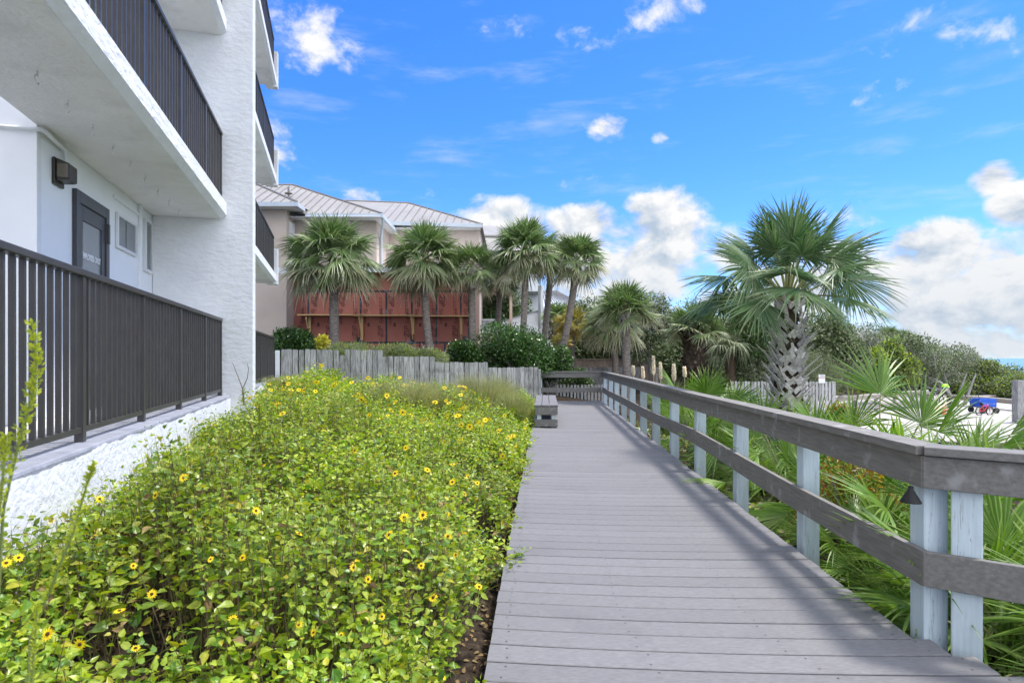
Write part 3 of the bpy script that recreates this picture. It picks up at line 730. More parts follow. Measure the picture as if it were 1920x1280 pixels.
# ------------------------------------------------------------------ picket fences
def fence(name, label, p0, p1, n, top, bot, mat, wfrac=.93, th=.022, post_ends=False, rails=True, notch=(), steps=None, lean=.012, panel=True):
    p0, p1 = np.array([*p0, 0.]), np.array([*p1, 0.])
    t = empty(name, (*p0[:2], bot if np.isscalar(bot) else bot[0]), label, 'fence')
    d = (p1 - p0) / n; e = d / np.linalg.norm(d); w = np.linalg.norm(d) * wfrac
    nr = np.array([e[1], -e[0], 0])
    groups = {}
    for i in range(n):
        f = i / max(1, n - 1)
        zt = (np.interp(f, *top) if not np.isscalar(top) else top) if steps is None else [z for (q, z) in steps if f >= q][-1]
        key = 0 if steps is None else sum(1 for (q, z) in steps if f >= q)
        zb = np.interp(f, [0, 1], bot) if not np.isscalar(bot) else bot
        m = groups.setdefault(key, MB())
        z1 = zt + rng.uniform(-.012, .012)
        if i in notch: z1 -= .16
        o = p0 + d * i + nr * rng.uniform(-.004, .004); c = .018
        tl = e * rng.uniform(-lean, lean)
        ww = w * rng.uniform(.96, 1.03)
        poly = [o + [0, 0, zb], o + e * ww + [0, 0, zb], o + e * ww + tl + [0, 0, z1 - c], o + e * (ww - c) + tl + [0, 0, z1], o + e * c + tl + [0, 0, z1 + rng.uniform(-.006, .006)], o + tl + [0, 0, z1 - c]]
        m.extrude(poly, -nr * th)
    for k in sorted(groups): groups[k].build('picket_panel', mat, t)
    return t, p0, p1, e, nr
def fences():
    n = 50
    p0, p1 = (-6.50, 17.25), (.86, 20.25)
    st = [(0, 1.765), (.40, 1.59), (.62, 1.40), (.80, 1.22)]
    st = [(0, sz(655, 17.6)), (.365, sz(668, 18.5)), (.565, sz(679, 19.0)), (.785, sz(688.5, 19.8))]
    t, a, b, e, nr = fence('picket_fence', 'weathered gray stepped picket fence between the condominium and the walkway end', p0, p1, n, 0, (.25, -.2), M['fence'], .905, steps=st, notch=(10,))
    for z in (.55, 1.0):
        m = MB(); m.obox(a - nr * .03 + [0, 0, z], (b - a), -nr * .04, (0, 0, .09)); m.build('stringer', M['fence'], t)
    m = MB(); m.obox(a - e * .15 + [0, 0, -.1], e * .12, -nr * .1, (0, 0, 1.83)); m.build('post', M['trim'], t, bevel=.006)
    m = MB(); m.obox(b + e * .01 + [0, 0, -.3], e * .10, -nr * .1, (0, 0, 1.45)); m.build('post', M['fence'], t, bevel=.006)
    # pickets just past the cross rail
    Y = 23.6
    t, a, b, e, nr = fence('low_picket_fence', 'low spaced picket fence just past the far cross rail', (sx(1043, Y), Y), (sx(1135, Y), Y), 14, sz(721, Y), -.35, M['fence_pale'], .62)
    m = MB(); m.obox(a - nr * .03 + [0, 0, .28], (b - a), -nr * .04, (0, 0, .08)); m.build('stringer', M['fence_pale'], t)
    # plank fences behind the palms
    Y = 31
    t, a, b, e, nr = fence('plank_fence', 'brown plank fence with a flat cap behind the twin palm trunks', (sx(1060, Y), Y), (sx(1226, Y), Y + .6), 32, sz(675, Y), .3, M['fence_brown'], .97)
    m = MB(); m.obox(a + nr * .05 + [0, 0, sz(675, Y) + .016], (b - a), -nr * .14, (0, 0, .05)); m.build('cap', M['fence_brown'], t)
    Y = 28.5
    fence('gray_plank_fence', 'pale gray plank fence in front of the brown plank fence', (sx(1072, Y), Y), (sx(1200, Y), Y), 26, sz(688, Y), .1, M['fence'], .97)
    Y = 27
    t = empty('rail_fence', (sx(1225, Y), Y, 0), 'single bleached rail on posts behind the pampas plumes', 'fence')
    m = MB(); m.box((sx(1226, Y), Y, sz(697, Y)), (sx(1340, Y), Y + .05, sz(688, Y))); m.build('rail', M['boardwalk_pale'], t)
    for px in (1230, 1285, 1335):
        m = MB(); m.box((sx(px, Y), Y + .052, -.6), (sx(px, Y) + .1, Y + .15, sz(689, Y))); m.build('post', M['boardwalk_pale'], t)
    Y = 20.5
    t, a, b, e, nr = fence('spaced_picket_fence', 'pale spaced picket fence behind the big booted palm', (sx(1372, Y), Y), (sx(1560, Y), Y), 31, sz(715, Y), -.75, M['fence_pale'], .70)
    m = MB(); m.obox(a - nr * .03 + [0, 0, .45], (b - a), -nr * .04, (0, 0, .09)); m.obox(a - nr * .03 + [0, 0, -.3], (b - a), -nr * .04, (0, 0, .09)); m.build('stringer', M['fence_pale'], t)
    m = MB(); m.box((sx(1559.5, Y), Y - .03, -.8), (sx(1566, Y), Y + .09, sz(715, Y))); m.build('post', M['fence_pale'], t)
    # notice on it
    o = P(1541, 710, Y - .05)
    s = empty('notice_sign', o, 'small white notice with red wording on the spaced picket fence', 'sign')
    m = MB(); m.box(P(1535, 718, Y - .035), P(1547, 702, Y - .03)); m.build('board', M['signwhite'], s)
    text('lettering', 'NO', .07, M['signgray'], s, P(1541, 704.5, Y - .04), (1, 0, 0), (0, 0, 1), .001)
    text('lettering', 'PARKING', .05, M['signred'], s, P(1541, 708, Y - .04), (1, 0, 0), (0, 0, 1), .001)
fences()

# ------------------------------------------------------------------ sand lot furniture
def lot():
    # beach boardwalk rails at the back of the lot
    def lotrail(name, label, pts, zt, posts):
        t = empty(name, (pts[0][0], pts[0][1], SANDZ), label, 'railing')
        pts = [np.array([*p, 0.]) for p in pts]
        for a, b in zip(pts[:-1], pts[1:]):
            e = (b - a) / np.linalg.norm(b - a); nr = np.array([e[1], -e[0], 0])
            for nm, z0, z1, off, th in (('cap_board', -.05, 0, -.05, .22), ('upper_rail', -.24, -.055, .05, .04), ('lower_rail', -.66, -.50, .05, .04)):
                m = MB(); m.obox(a - nr * off + [0, 0, zt + z0], b - a, -nr * -th if nm == 'x' else nr * th, (0, 0, z1 - z0)); m.build(nm, M['boardwalk_pale'], t)
            L_ = np.linalg.norm(b - a); k = max(1, round(L_ / 1.9))
            for j in range(k + 1):
                m = MB(); m.obox(a + e * (L_ * j / k) - e * .06 + nr * (-.05 - .125) + [0, 0, SANDZ - .3], e * .12, nr * .12, (0, 0, zt - .055 - SANDZ + .3)); m.build('post', M['boardwalk_pale'], t)
    Y = 26.
    z = sz(737, 27)
    lotrail('lot_railing', 'bleached wooden railing along the back of the sand lot', [(sx(1568, 25), 25), (sx(1745, 30.5), 30.5)], z, 4)
    lotrail('boardwalk_railing', 'bleached wooden railing running right from the twisted tree toward the big post', [(sx(1775, 31), 31), (sx(1850, 29), 29), (sx(1912, 27), 27)], sz(741, 30), 3)
    # big post at the right edge
    Yp = 22.2
    t = empty('timber_post', P(1917, 797, Yp), 'thick weathered post at the right edge of the sand lot', 'post')
    m = MB(); m.box((sx(1908.5, Yp), Yp, SANDZ - .2), (sx(1908.5, Yp) + .28, Yp + .28, sz(713, Yp))); m.build('shaft', M['fence'], t, bevel=.01)
    m = MB(); m.box((sx(1898, Yp) , Yp - .6, SANDZ - .1), (sx(1898, Yp) + 1.6, Yp - .1, SANDZ + .12)); tag(m.build('step_plank', M['fence'], bevel=.01), 'low dark plank step at the foot of the thick post', 'step')
    # timber retaining wall
    a, b = np.array([sx(1640, 17.4), 17.4, 0]), np.array([sx(1990, 16.2), 16.2, 0])
    t = empty('retaining_wall', (*a[:2], -1.2), 'low gray timber wall holding back the near edge of the sand', 'retaining wall')
    e = (b - a) / np.linalg.norm(b - a); nr = np.array([e[1], -e[0], 0])
    for j, (z0, z1) in enumerate(((-1.32, -1.08), (-1.075, -.84))):
        m = MB(); m.obox(a + [0, 0, z0] + nr * .004 * j, b - a, nr * .08, (0, 0, z1 - z0)); m.build('plank', M['fence'], t, bevel=.008)
    m = MB(); m.obox(a + nr * -.25 + [0, 0, -.80], b - a, nr * .36, (0, 0, .05)); m.build('cap', M['boardwalk_pale'], t, bevel=.008)
    # blue wagon
    def wheel(m_name, c, r, w, ax, mat, parent, spokes=True):
        ax = np.array(ax, float); ax /= np.linalg.norm(ax); u = np.cross(ax, [0, 0, 1]); u /= np.linalg.norm(u); v = np.cross(ax, u)
        m = MB(); th = np.linspace(0, 2 * math.pi, 25)
        m.tube([c + r * (math.cos(x) * u + math.sin(x) * v) for x in th], w, 8, cap=False)
        if spokes:
            for x in th[:-1:3]: m.tube([c, c + r * (math.cos(x) * u + math.sin(x) * v)], .004, 4)
        else:
            m.tube([c - ax * w * .7, c + ax * w * .7], r * .8, 16)
        return m.build(m_name, mat, parent, smooth=True)
    Yw = 26.0
    o = P(1858, 785, Yw)
    t = empty('wagon', o, 'blue fabric beach wagon on black wheels parked on the sand', 'wagon')
    x0, x1 = sx(1836, Yw), sx(1869, Yw); zb, zt = SANDZ + .26, SANDZ + .62
    m = MB(); th = .03
    m.box((x0, Yw, zb), (x1, Yw + .55, zb + .04)); m.box((x0, Yw, zb), (x1, Yw + th, zt)); m.box((x0, Yw + .55 - th, zb), (x1, Yw + .55, zt)); m.box((x0, Yw, zb), (x0 + th, Yw + .55, zt)); m.box((x1 - th, Yw, zb), (x1, Yw + .55, zt)); m.build('body', M['blue'], t, bevel=.02)
    for x in (x0 + .1, x1 - .06):
        for y in (Yw - .05, Yw + .6): wheel('wheel', np.array([x, y, SANDZ + .13]), .095, .04, (0, 1, 0), M['black'], t, False)
    m = MB(); m.tube([(x0 + .1, Yw + .25, zb), (x0 - .15, Yw + .25, zb + .1), (x0 - .45, Yw + .25, zt + .2)], .014, 6); m.build('handle', M['black'], t)
    m = MB(); m.tube([(x0 + .05, Yw + .05, zt), (x0 - .02, Yw + .05, zt + .22), (x0 + .3, Yw + .05, zt + .26)], .014, 6); m.build('canopy_arm', M['black'], t)
    # bicycles
    def bike(name, label, o, ang, r, fm, s=1.):
        t = empty(name, o, label, 'bicycle')
        c, n = np.array([math.cos(ang), math.sin(ang), 0]), np.array([-math.sin(ang), math.cos(ang), 0])
        q = lambda x, y, z: np.array(o) + c * x * s + n * y * s + np.array([0, 0, z * s])
        wb = 3.1 * r
        wheel('wheel', q(0, 0, r), r * s, .022 * s, n, M['black'], t); wheel('wheel', q(wb, 0, r), r * s, .022 * s, n, M['black'], t)
        m = MB(); A = q(0, 0, r); Bk = q(wb * .42, 0, r * .95); S_ = q(wb * .30, 0, r * 2.3); H = q(wb * .82, 0, r * 2.35); W = q(wb, 0, r)
        for a, b in ((A, Bk), (A, S_), (Bk, S_), (Bk, H), (S_, H), (H, W)): m.tube([a, b], .018 * s, 8)
        m.build('frame', fm, t, smooth=True)
        m = MB(); m.tube([S_, q(wb * .28, 0, r * 2.6)], .014, 6); v = q(wb * .17, 0, r * 2.66); m.tube([v, q(wb * .30, 0, r * 2.7), q(wb * .40, 0, r * 2.66)], [.075 * s, .05 * s, .02 * s], 10); m.build('saddle', M['black'], t, smooth=True)
        m = MB(); hb = q(wb * .80, 0, r * 2.75); m.tube([H, hb], .014, 6); m.tube([q(wb * .74, -.3, r * 2.85), q(wb * .82, -.12, r * 2.78), hb, q(wb * .82, .12, r * 2.78), q(wb * .74, .3, r * 2.85)], .013, 6); m.build('handlebar', M['chrome'], t, smooth=True)
        return t
    Yb = 28
    bike('bicycle', 'dark adult bicycle leaning by the lot railing with a helmet on it', (sx(1738, Yb), Yb, SANDZ), .25, .33, M['black'])
    bike('bicycle', 'second bicycle with pale frame behind the bent palmetto fronds', (sx(1722, Yb + .8), Yb + .8, SANDZ), .15, .33, M['chrome'])
    bike('childs_bicycle', 'small red childs bicycle beside the blue wagon', (sx(1836, 25.2), 25.2, SANDZ), .2, .17, M['redpaint'])
    hp = np.array([sx(1778, Yb), Yb + .2, SANDZ + 1.02])
    h = empty('helmet', hp, 'lime green helmet perched on the dark bicycle', 'helmet')
    m = MB(); k = 12; rows = []
    for i in range(6):
        ph = i / 5 * 1.45; rows.append(hp + np.stack([.17 * np.cos(np.arange(k) * 2 * math.pi / k) * math.cos(ph), .13 * np.sin(np.arange(k) * 2 * math.pi / k) * math.cos(ph), np.full(k, .15 * math.sin(ph))], -1))
    m.add(np.concatenate(rows), [(i * k + j, i * k + (j + 1) % k, (i + 1) * k + (j + 1) % k, (i + 1) * k + j) for i in range(5) for j in range(k)]); m.add(rows[-1], [tuple(range(k))]); m.build('shell', M['lime'], h, smooth=True)
    m = MB(); m.tube([hp + [-.14, 0, 0], hp + [-.06, 0, -.16], hp + [.02, 0, -.18], hp + [.12, 0, 0]], .008, 5); m.build('strap', M['black'], h)
    o = P(1764, 782, 25.5); 
    t = empty('beach_bag', (o[0], 25.5, SANDZ), 'orange beach bag on the sand seen through palmetto fronds', 'bag')
    m = MB(); c = np.array([o[0], 25.5, SANDZ])
    m.tube([c + [0, 0, .0], c + [0, 0, .08], c + [0, 0, .3], c + [0, 0, .34]], [.15, .19, .21, .18], 16); m.build('body', M['orange'], t, smooth=True)
    m = MB(); m.tube([c + [-.15, -.1, .32], c + [-.10, -.1, .48], c + [.10, -.1, .48], c + [.15, -.1, .32]], .015, 6); m.build('handle', M['orange'], t)
lot()

# ------------------------------------------------------------------ houses
def houses():
    YW, YM, YR = 27.0, 28.0, 31.0
    t = empty('pink_house', (-10, 28, 1.2), 'pink stucco house with metal roof and exposed red sheathing wall', 'house')
    xw = sx(537, YW); xm = sx(706, YM); xr = sx(899, YR)
    m = MB(); m.box((-26, YW, -.3), (xw, 40, 8.05)); m.build('wing_wall', M['pink'], t)
    m = MB(); m.box((xw + .002, YM, 5.3), (xm, 39, 7.85)); m.build('upper_wall', M['pink'], t)
    m = MB(); m.box((xm + .002, YR, -.3), (xr, 34, 8.27)); m.build('rear_wall', M['pink'], t)
    xz = sx(880, 27.9)
    m = MB(); m.box((xw + .003, 27.9, -.3), (xz, 30.9, 5.42)); z = m.build('sheathing_wall', M['zip'], t)
    m = MB(); m.box((xw + .004, 27.55, 5.43), (xz + .25, 31, 5.50)); m.box((xw + .004, 27.5, 5.36), (xz + .3, 27.548, 5.62)); m.build('ledge', M['trim'], t)
    m = MB(); m.box((-26, YW - .02, sz(513, YW)), (xw, YW - .003, sz(502, YW))); m.build('belt_course', M['trim'], t)
    # tape
    m = MB(); Yz = 27.893
    def strip(x0, x1, z0, z1, dy=0): m.box((x0, Yz - dy, z0), (x1, 27.899, z1))
    hs = [(546, 4.0), (642, 3.2)]
    for y, h in hs: strip(xw + .01, xz, sz(y + 1.7, 27.9), sz(y - 1.7, 27.9))
    seams = [520 + q / 5.053 for q in (92, 293, 540, 790, 1033, 1275, 1508, 1738, 1815)]
    for i, px in enumerate(seams):
        hw = 1.9 if i == 0 else 1.7
        strip(sx(px - hw, 27.9), sx(px + hw, 27.9), sz(646, 27.9) if i else 1.0, sz(546, 27.9), .002)
    for px in (741, 787, 834): strip(sx(px - 1.6, 27.9), sx(px + 1.6, 27.9), 1.0, sz(642, 27.9), .002)
    for px, a, b in ((672, 632, 645), (773, 626, 646), (871, 630, 648)): strip(sx(px - 3.5, 27.9), sx(px + 3.5, 27.9), sz(b, 27.9), sz(a, 27.9), .004)
    m.build('seam_tape', M['tape'], z)
    # printed lettering on the panels, running up or down
    def zipmark(px, py, up, k=1.0):
        yd = (-1, 0, 0) if up else (1, 0, 0); xd = (0, 0, 1) if up else (0, 0, -1)
        text('lettering', 'ZIP', .36 * k, M['ink'], z, P(px, py, 27.885), xd, yd, .001, .25, 'LEFT')
        dz = (.62 * k) * (1 if up else -1)
        text('lettering', 'System', .25 * k, M['ink'], z, P(px + (0.8 if up else -0.8), py, 27.885) + [0, 0, dz], xd, yd, .001, .25, 'LEFT')
    for px in (588, 640, 686, 733, 782, 828, 874): zipmark(px, 552, False)
    for px in (566, 617, 666, 714, 763, 812, 854): zipmark(px, 633, True)
    for px in (750, 843): zipmark(px, 648, False, .8)
    text('lettering', 'ZIP System', .34, M['ink'], z, P(646, 538, 27.885), (1, 0, 0), (0, 0, 1), .001, .25, 'LEFT')
    m = MB()
    for px in (571, 665, 714, 762, 810, 852):
        for y0, y1 in ((556, 590), (622, 640)):
            for dx in (-2.2, .6): 
                for j in range(5):
                    ya = y0 + (y1 - y0) * (j + rng.uniform(0, .3)) / 5; m.box((sx(px + dx, 27.9), 27.89, sz(ya + (y1 - y0) / 7, 27.9)), (sx(px + dx + .8, 27.9), 27.899, sz(ya, 27.9)))
        m.box((sx(px + 24, 27.9), 27.89, sz(612, 27.9)), (sx(px + 28, 27.9), 27.899, sz(605, 27.9)))
    m.build('print_marks', M['ink'], z)
    # roofs
    def seams_on(m, A, B, topf, n, th=.03):     # ribs from the eave line A-B up to topf(point) -> top point
        for i in range(n + 1):
            f = i / n; p = A + (B - A) * f; q = topf(f)
            if q is None: continue
            m.obox(p - [.012, 0, 0] + [0, 0, .008], (.024, 0, 0), q - p, (0, 0, th), 1)
    e0 = np.array([-26, 27.35, 7.95]); e1 = np.array([sx(716, 27.35), 27.35, 7.95]); ap = np.array([sx(549, 32.2), 32.2, sz(347, 32.2)]); r0 = np.array([-26, 32.2, ap[2]])
    back = np.array([e1[0], 37.0, 7.95])
    m = MB(); m.add([e0, e1, ap, r0], [(0, 1, 2, 3)]); m.add([e1, back, ap], [(0, 1, 2)]); m.add([back, (-26, 37, 7.95), r0, ap], [(0, 1, 2, 3)])
    xs = np.arange(e1[0] - .2, -20, -.40)
    for x in xs:
        p = np.array([x, 27.35, 7.95]); f = min(1, (e1[0] - x) / (e1[0] - ap[0]))
        q = p + (np.array([x, 32.2, ap[2]]) - p) * f
        m.obox(p - [.015, 0, 0], (.03, 0, 0), q - p, (0, 0, .035), 1)
    m.tube([e1 + [0, 0, .02], ap + [0, 0, .02], r0 + [0, 0, .02]], .05, 6, 1)
    m.build('main_roof', [M['roof'], M['seam']], t)
    # rear section roof
    a0 = np.array([sx(690, 30.4), 30.4, sz(415, 30.4)]); a1 = np.array([sx(904, 30.4), 30.4, sz(424, 30.4) + .08]); ap2 = np.array([sx(766, 35), 35, sz(381, 35)]); r2 = np.array([sx(600, 35), 35, sz(375, 35)])
    m = MB(); m.add([a0, a1, ap2, r2], [(0, 1, 2, 3)]); m.add([a1, (a1[0], 39.5, a1[2]), ap2], [(0, 1, 2)])
    for x in np.arange(a1[0] - .2, a0[0], -.42):
        p = a0 + (a1 - a0) * ((x - a0[0]) / (a1[0] - a0[0])); f = min(1, (a1[0] - x) / (a1[0] - ap2[0]))
        q = p + (np.array([x, 35, ap2[2]]) - p) * f
        m.obox(p - [.015, 0, 0], (.03, 0, 0), q - p, (0, 0, .035), 1)
    m.tube([a1 + [0, 0, .02], ap2 + [0, 0, .02], r2 + [0, 0, .02]], .05, 6, 1)
    m.build('rear_roof', [M['roof'], M['seam']], t)
    # wing roof
    w1 = np.array([sx(557, 26.4), 26.4, 8.22]); w0 = np.array([-26, 26.4, 8.22]); wb = np.array([w1[0], 29.5, 8.22]); wa = np.array([w1[0] - 5, 31.2, 10.9]); wr = np.array([-26, 31.2, 10.9])
    m = MB(); m.add([w0, w1, wa, wr], [(0, 1, 2, 3)]); m.add([w1, wb, wa], [(0, 1, 2)])
    for x in np.arange(w1[0] - .3, -19, -.42):
        p = np.array([x, 26.4, 8.22]); f = min(1, (w1[0] - x) / 5.0); q = p + np.array([0, 4.8, 2.68]) * f
        m.obox(p - [.015, 0, 0], (.03, 0, 0), q - p, (0, 0, .035), 1)
    m.tube([w1 + [0, 0, .02], wa + [0, 0, .02]], .05, 6, 1)
    m.build('wing_roof', [M['roof'], M['seam']], t)
    # gutters, soffits, downspout
    m = MB(); m.box((-26, 26.32, 8.03), (w1[0] + .05, 26.42, 8.215)); m.box((w1[0] - .05, 26.425, 8.03), (w1[0] + .05, 27.3, 8.215))
    m.box((w1[0] + .052, 27.27, 7.77), (e1[0] + .05, 27.37, 7.945)); m.box((e1[0] - .05, 27.372, 7.77), (e1[0] + .05, 36, 7.945))
    m.obox(a0 + [0, -.1, -.165], a1 - a0, (0, .13, 0), (0, 0, .18))
    m.build('gutter', M['gutter'], t)
    m = MB(); m.box((-26, 26.43, 8.04), (w1[0] - .06, 27.0, 8.06)); m.box((xw, 26.43, 8.042), (w1[0] - .06, 29, 8.062)); m.box((xw + .006, 27.2, 7.78), (e1[0] - .06, 28.1, 7.80)); m.box((xm - .002, 27.4, 7.782), (e1[0] - .06, 34, 7.802)); m.box((a0[0], 30.41, 7.97), (a1[0] - .1, 31.1, 7.99))
    m.build('soffit', M['trim'], t)
    m = MB(); x = e1[0]; m.tube([(x + .02, 27.5, 7.8), (x - .02, 27.6, 7.5), (xm + .08, 28.6, 7.1), (xm + .08, 28.7, 5.6)], .06, 8); m.build('downspout', M['gutter'], t, smooth=True)
    m = MB(); m.box((xw + .004, YW + .3, 5.6), (xw + .05, YW + .9, 7.6)); m.build('window', M['trim'], t)
    m = MB()
    for px, py in ((635, 388), (541, 361)):
        c = P(px, py, 29.5 if px > 600 else 29.8); m.tube([c - [0, 0, .4], c + [0, 0, .25]], .05, 8); m.tube([c + [0, 0, -.06], c + [0, 0, -.03]], .2, 8)
    m.build('roof_vent', M['seam'], t)
    # workers ledge on brackets
    b = empty('plank_ledge', P(620, 593, 27.7), 'new pine plank ledge on brackets across the red sheathing', 'scaffold')
    for xa, xb, y in ((560, 687, 591.5), (664, 786, 592.5), (765, 880, 593.5)):
        m = MB(); m.box((sx(xa, 27.5), 27.3, sz(y, 27.5)), (sx(xb, 27.5), 27.88, sz(y, 27.5) + .045)); m.build('plank', M['pine'], b)
    for px, yb in ((577.5, 628), (676, 637), (772.5, 626), (863.5, 626)):
        m = MB(); m.box((sx(px - 2.4, 27.6), 27.82, sz(yb, 27.6)), (sx(px + 2.4, 27.6), 27.885, sz(594.2, 27.6)))
        m.obox((sx(px, 27.6) - .02, 27.34, sz(595, 27.6) - .08), (.04, 0, 0), (0, .48, -.9), (0, .0, .09)); m.build('bracket', M['pine'], b)
    # raised porch beyond
    Yp = 33
    t = empty('porch', P(950, 640, Yp), 'raised porch with peach columns and a white stair wall behind the palms', 'porch')
    m = MB(); m.box((sx(880, Yp), Yp, sz(625, Yp)), (sx(1019, Yp), Yp + 3, sz(616, Yp))); m.build('deck_edge', M['trim'], t)
    m = MB(); m.box((sx(880, Yp), Yp + .1, .3), (sx(1015, Yp), Yp + .2, sz(625.3, Yp))); m.build('base_wall', M['pink'], t)
    for px in (933, 958):
        m = MB(); m.box((sx(px - 2.6, Yp), Yp + .05, sz(616, Yp)), (sx(px + 2.6, Yp), Yp + .2, sz(545, Yp))); m.build('column', M['peach'], t)
    m = MB()
    m.box((sx(886, Yp), Yp + .03, sz(600, Yp)), (sx(931, Yp), Yp + .1, sz(598, Yp)))
    for px in np.arange(887, 931, 2.3): m.box((sx(px, Yp), Yp + .05, sz(616, Yp)), (sx(px + 1.1, Yp), Yp + .08, sz(600, Yp)))
    m.build('balustrade', M['trim'], t)
    m = MB(); m.extrude([P(936, 616, Yp + .3), P(1010, 616, Yp + .3), P(1010, 583, Yp + .3), P(936, 604, Yp + .3)], (0, .1, 0)); m.build('stair_wall', M['siding'], t)
    m = MB(); m.extrude([P(936, 604, Yp + .25), P(1010, 583, Yp + .25), P(1010, 581, Yp + .25), P(936, 602, Yp + .25)], (0, .2, 0)); m.build('hand_rail', M['graypost'], t)
    m = MB(); m.box((sx(1009, Yp), Yp + .05, .5), (sx(1013.6, Yp), Yp + .2, sz(535, Yp))); m.build('post', M['graypost'], t)
    m = MB(); m.box((sx(1014, Yp), Yp + .02, .5), (sx(1018.5, Yp), Yp + .2, sz(535, Yp))); m.build('post', M['siding'], t)
    m = MB(); m.box((sx(880, Yp), Yp - .1, sz(546, Yp)), (sx(960, Yp), Yp + 3, sz(539, Yp))); m.build('porch_roof_beam', M['peach'], t)
    # white house behind
    Yh = 40
    t = empty('white_house', P(950, 600, Yh), 'white house rising behind the pink one, between the palm crowns', 'house')
    m = MB(); m.box((sx(880, Yh), Yh, .5), (sx(1010, Yh), Yh + 6, sz(440, Yh))); m.build('wall', M['siding'], t)
    m = MB(); m.extrude([P(876, 443, Yh - .4), P(1016, 446, Yh - .4), P(960, 428, Yh + 2), P(890, 426, Yh + 2)], (0, 0, .12)); m.extrude([P(876, 470, Yh - 2.4), P(1012, 476, Yh - 2.4), P(1000, 448, Yh - .1), P(880, 445, Yh - .1)], (0, 0, .12)); m.build('roof', M['roof'], t)
    m = MB(); m.box((sx(985, Yh), Yh - 1.6, sz(551, Yh)), (sx(1012, Yh), Yh, sz(546, Yh)));
    for px in np.arange(985, 1012, 2.5): m.box((sx(px, Yh), Yh - 1.55, sz(546, Yh)), (sx(px + .9, Yh), Yh - 1.5, sz(532, Yh)))
    m.build('balcony_rail', M['trim'], t)
    # far hip roof
    Yf = 62
    t = empty('far_house', P(1055, 600, Yf), 'distant house with a gray metal hip roof left of the yellowing palm', 'house')
    m = MB(); m.box((sx(985, Yf), Yf, .5), (sx(1090, Yf), Yf + 8, sz(573, Yf))); m.build('wall', M['siding'], t)
    A, B_, Cc, D_ = P(975, 575, Yf - .6), P(1100, 575, Yf - .6), P(1045, 546, Yf + 4), P(1000, 546, Yf + 4)
    m = MB(); m.add([A, B_, Cc, D_], [(0, 1, 2, 3)]); m.add([B_, B_ + [0, 9, 0], Cc], [(0, 1, 2)])
    for f in np.linspace(.02, .98, 22):
        p = A + (B_ - A) * f; q = D_ + (Cc - D_) * f; m.tube([p + [0, 0, .05], q + [0, 0, .05]], .05, 4, 1)
    m.build('roof', [M['gutter'], M['seam']], t)
    m = MB(); m.obox(A + [0, 0, -.35], B_ - A, (0, .1, 0), (0, 0, .34)); m.build('fascia', M['siding'], t)
houses()

# ------------------------------------------------------------------ plants
def unit(v): return v / (np.linalg.norm(v, axis=-1, keepdims=True) + 1e-9)
def fan(m, h, a, n, Rr, nseg, spread, fuse, droop, tipdroop, mat=0, dry0=0., drytip=.0, fold=.35, curl=0., r_=None):
    """one fan leaf: h hinge, a direction along the leaf, n upper side normal."""
    r_ = r_ or rng
    a = unit(np.asarray(a, float)); n = np.asarray(n, float); n = unit(n - a * np.dot(a, n)); s = np.cross(a, n)
    t = np.array([.03, .2, .38, .52, .66, .82, 1.0]); K = len(t)
    th = np.linspace(-spread, spread, nseg) + r_.normal(0, .012, nseg)
    dth = 2 * spread / nseg
    Rk = Rr * (.72 + .28 * np.cos(th * .75)) * r_.uniform(.9, 1.06, nseg)
    e = np.cos(th)[:, None] * a + np.sin(th)[:, None] * s                     # nseg,3
    sd = -np.sin(th)[:, None] * a + np.cos(th)[:, None] * s
    r = t[None] * Rk[:, None]
    up = -fold * np.abs(np.sin(th))[:, None] * r * .6 - curl * r * r / Rr
    pos = h + r[..., None] * e[:, None] + up[..., None] * n
    out = np.clip((t - fuse) / (1 - fuse), 0, 1)
    hang = np.where(r_.uniform(0, 1, (nseg, 1)) < .22, 2.4, 1.0)
    g = droop * r * r / Rr + tipdroop * (out ** 1.6)[None] * Rk[:, None] * r_.uniform(.2, 1.5, (nseg, 1)) * hang
    pos[..., 2] -= g
    tw = r_.normal(0, .075, (nseg, 1)) * out[None] * Rk[:, None]
    pos += tw[..., None] * sd[:, None]
    w = np.where(t <= fuse, t, fuse * (1 - out ** 1.4) * 1.0)[None] * Rk[:, None] * dth / 2 * 1.02
    w = np.maximum(w, .0012)
    Lf = pos - w[..., None] * sd[:, None]; Rt = pos + w[..., None] * sd[:, None]
    ce = pos + (w * .8)[..., None] * n
    v = np.stack([Lf, ce, Rt], 2)                                              # nseg,K,3,3
    idx = np.arange(nseg * K * 3).reshape(nseg, K, 3)
    f = np.concatenate([np.stack([idx[:, :-1, j], idx[:, :-1, j + 1], idx[:, 1:, j + 1], idx[:, 1:, j]], -1).reshape(-1, 4) for j in (0, 1)])
    dr = np.clip(dry0 + drytip * np.clip((t - .62) / .38, 0, 1)[None, :, None] * r_.uniform(.2, 1.6, (nseg, 1, 1)) + 0 * v[..., 0], 0, 1)
    m.add(v.reshape(-1, 3), f, mat, dr.reshape(-1))
def petiole(m, p0, p1, r0, r1, mat, sag=0.):
    t = np.linspace(0, 1, 5)[:, None]; pts = p0 + (p1 - p0) * t; pts[:, 2] += sag * np.sin(t[:, 0] * math.pi)
    m.tube(pts, np.linspace(r0, r1, 5), 5, mat, cap=False)
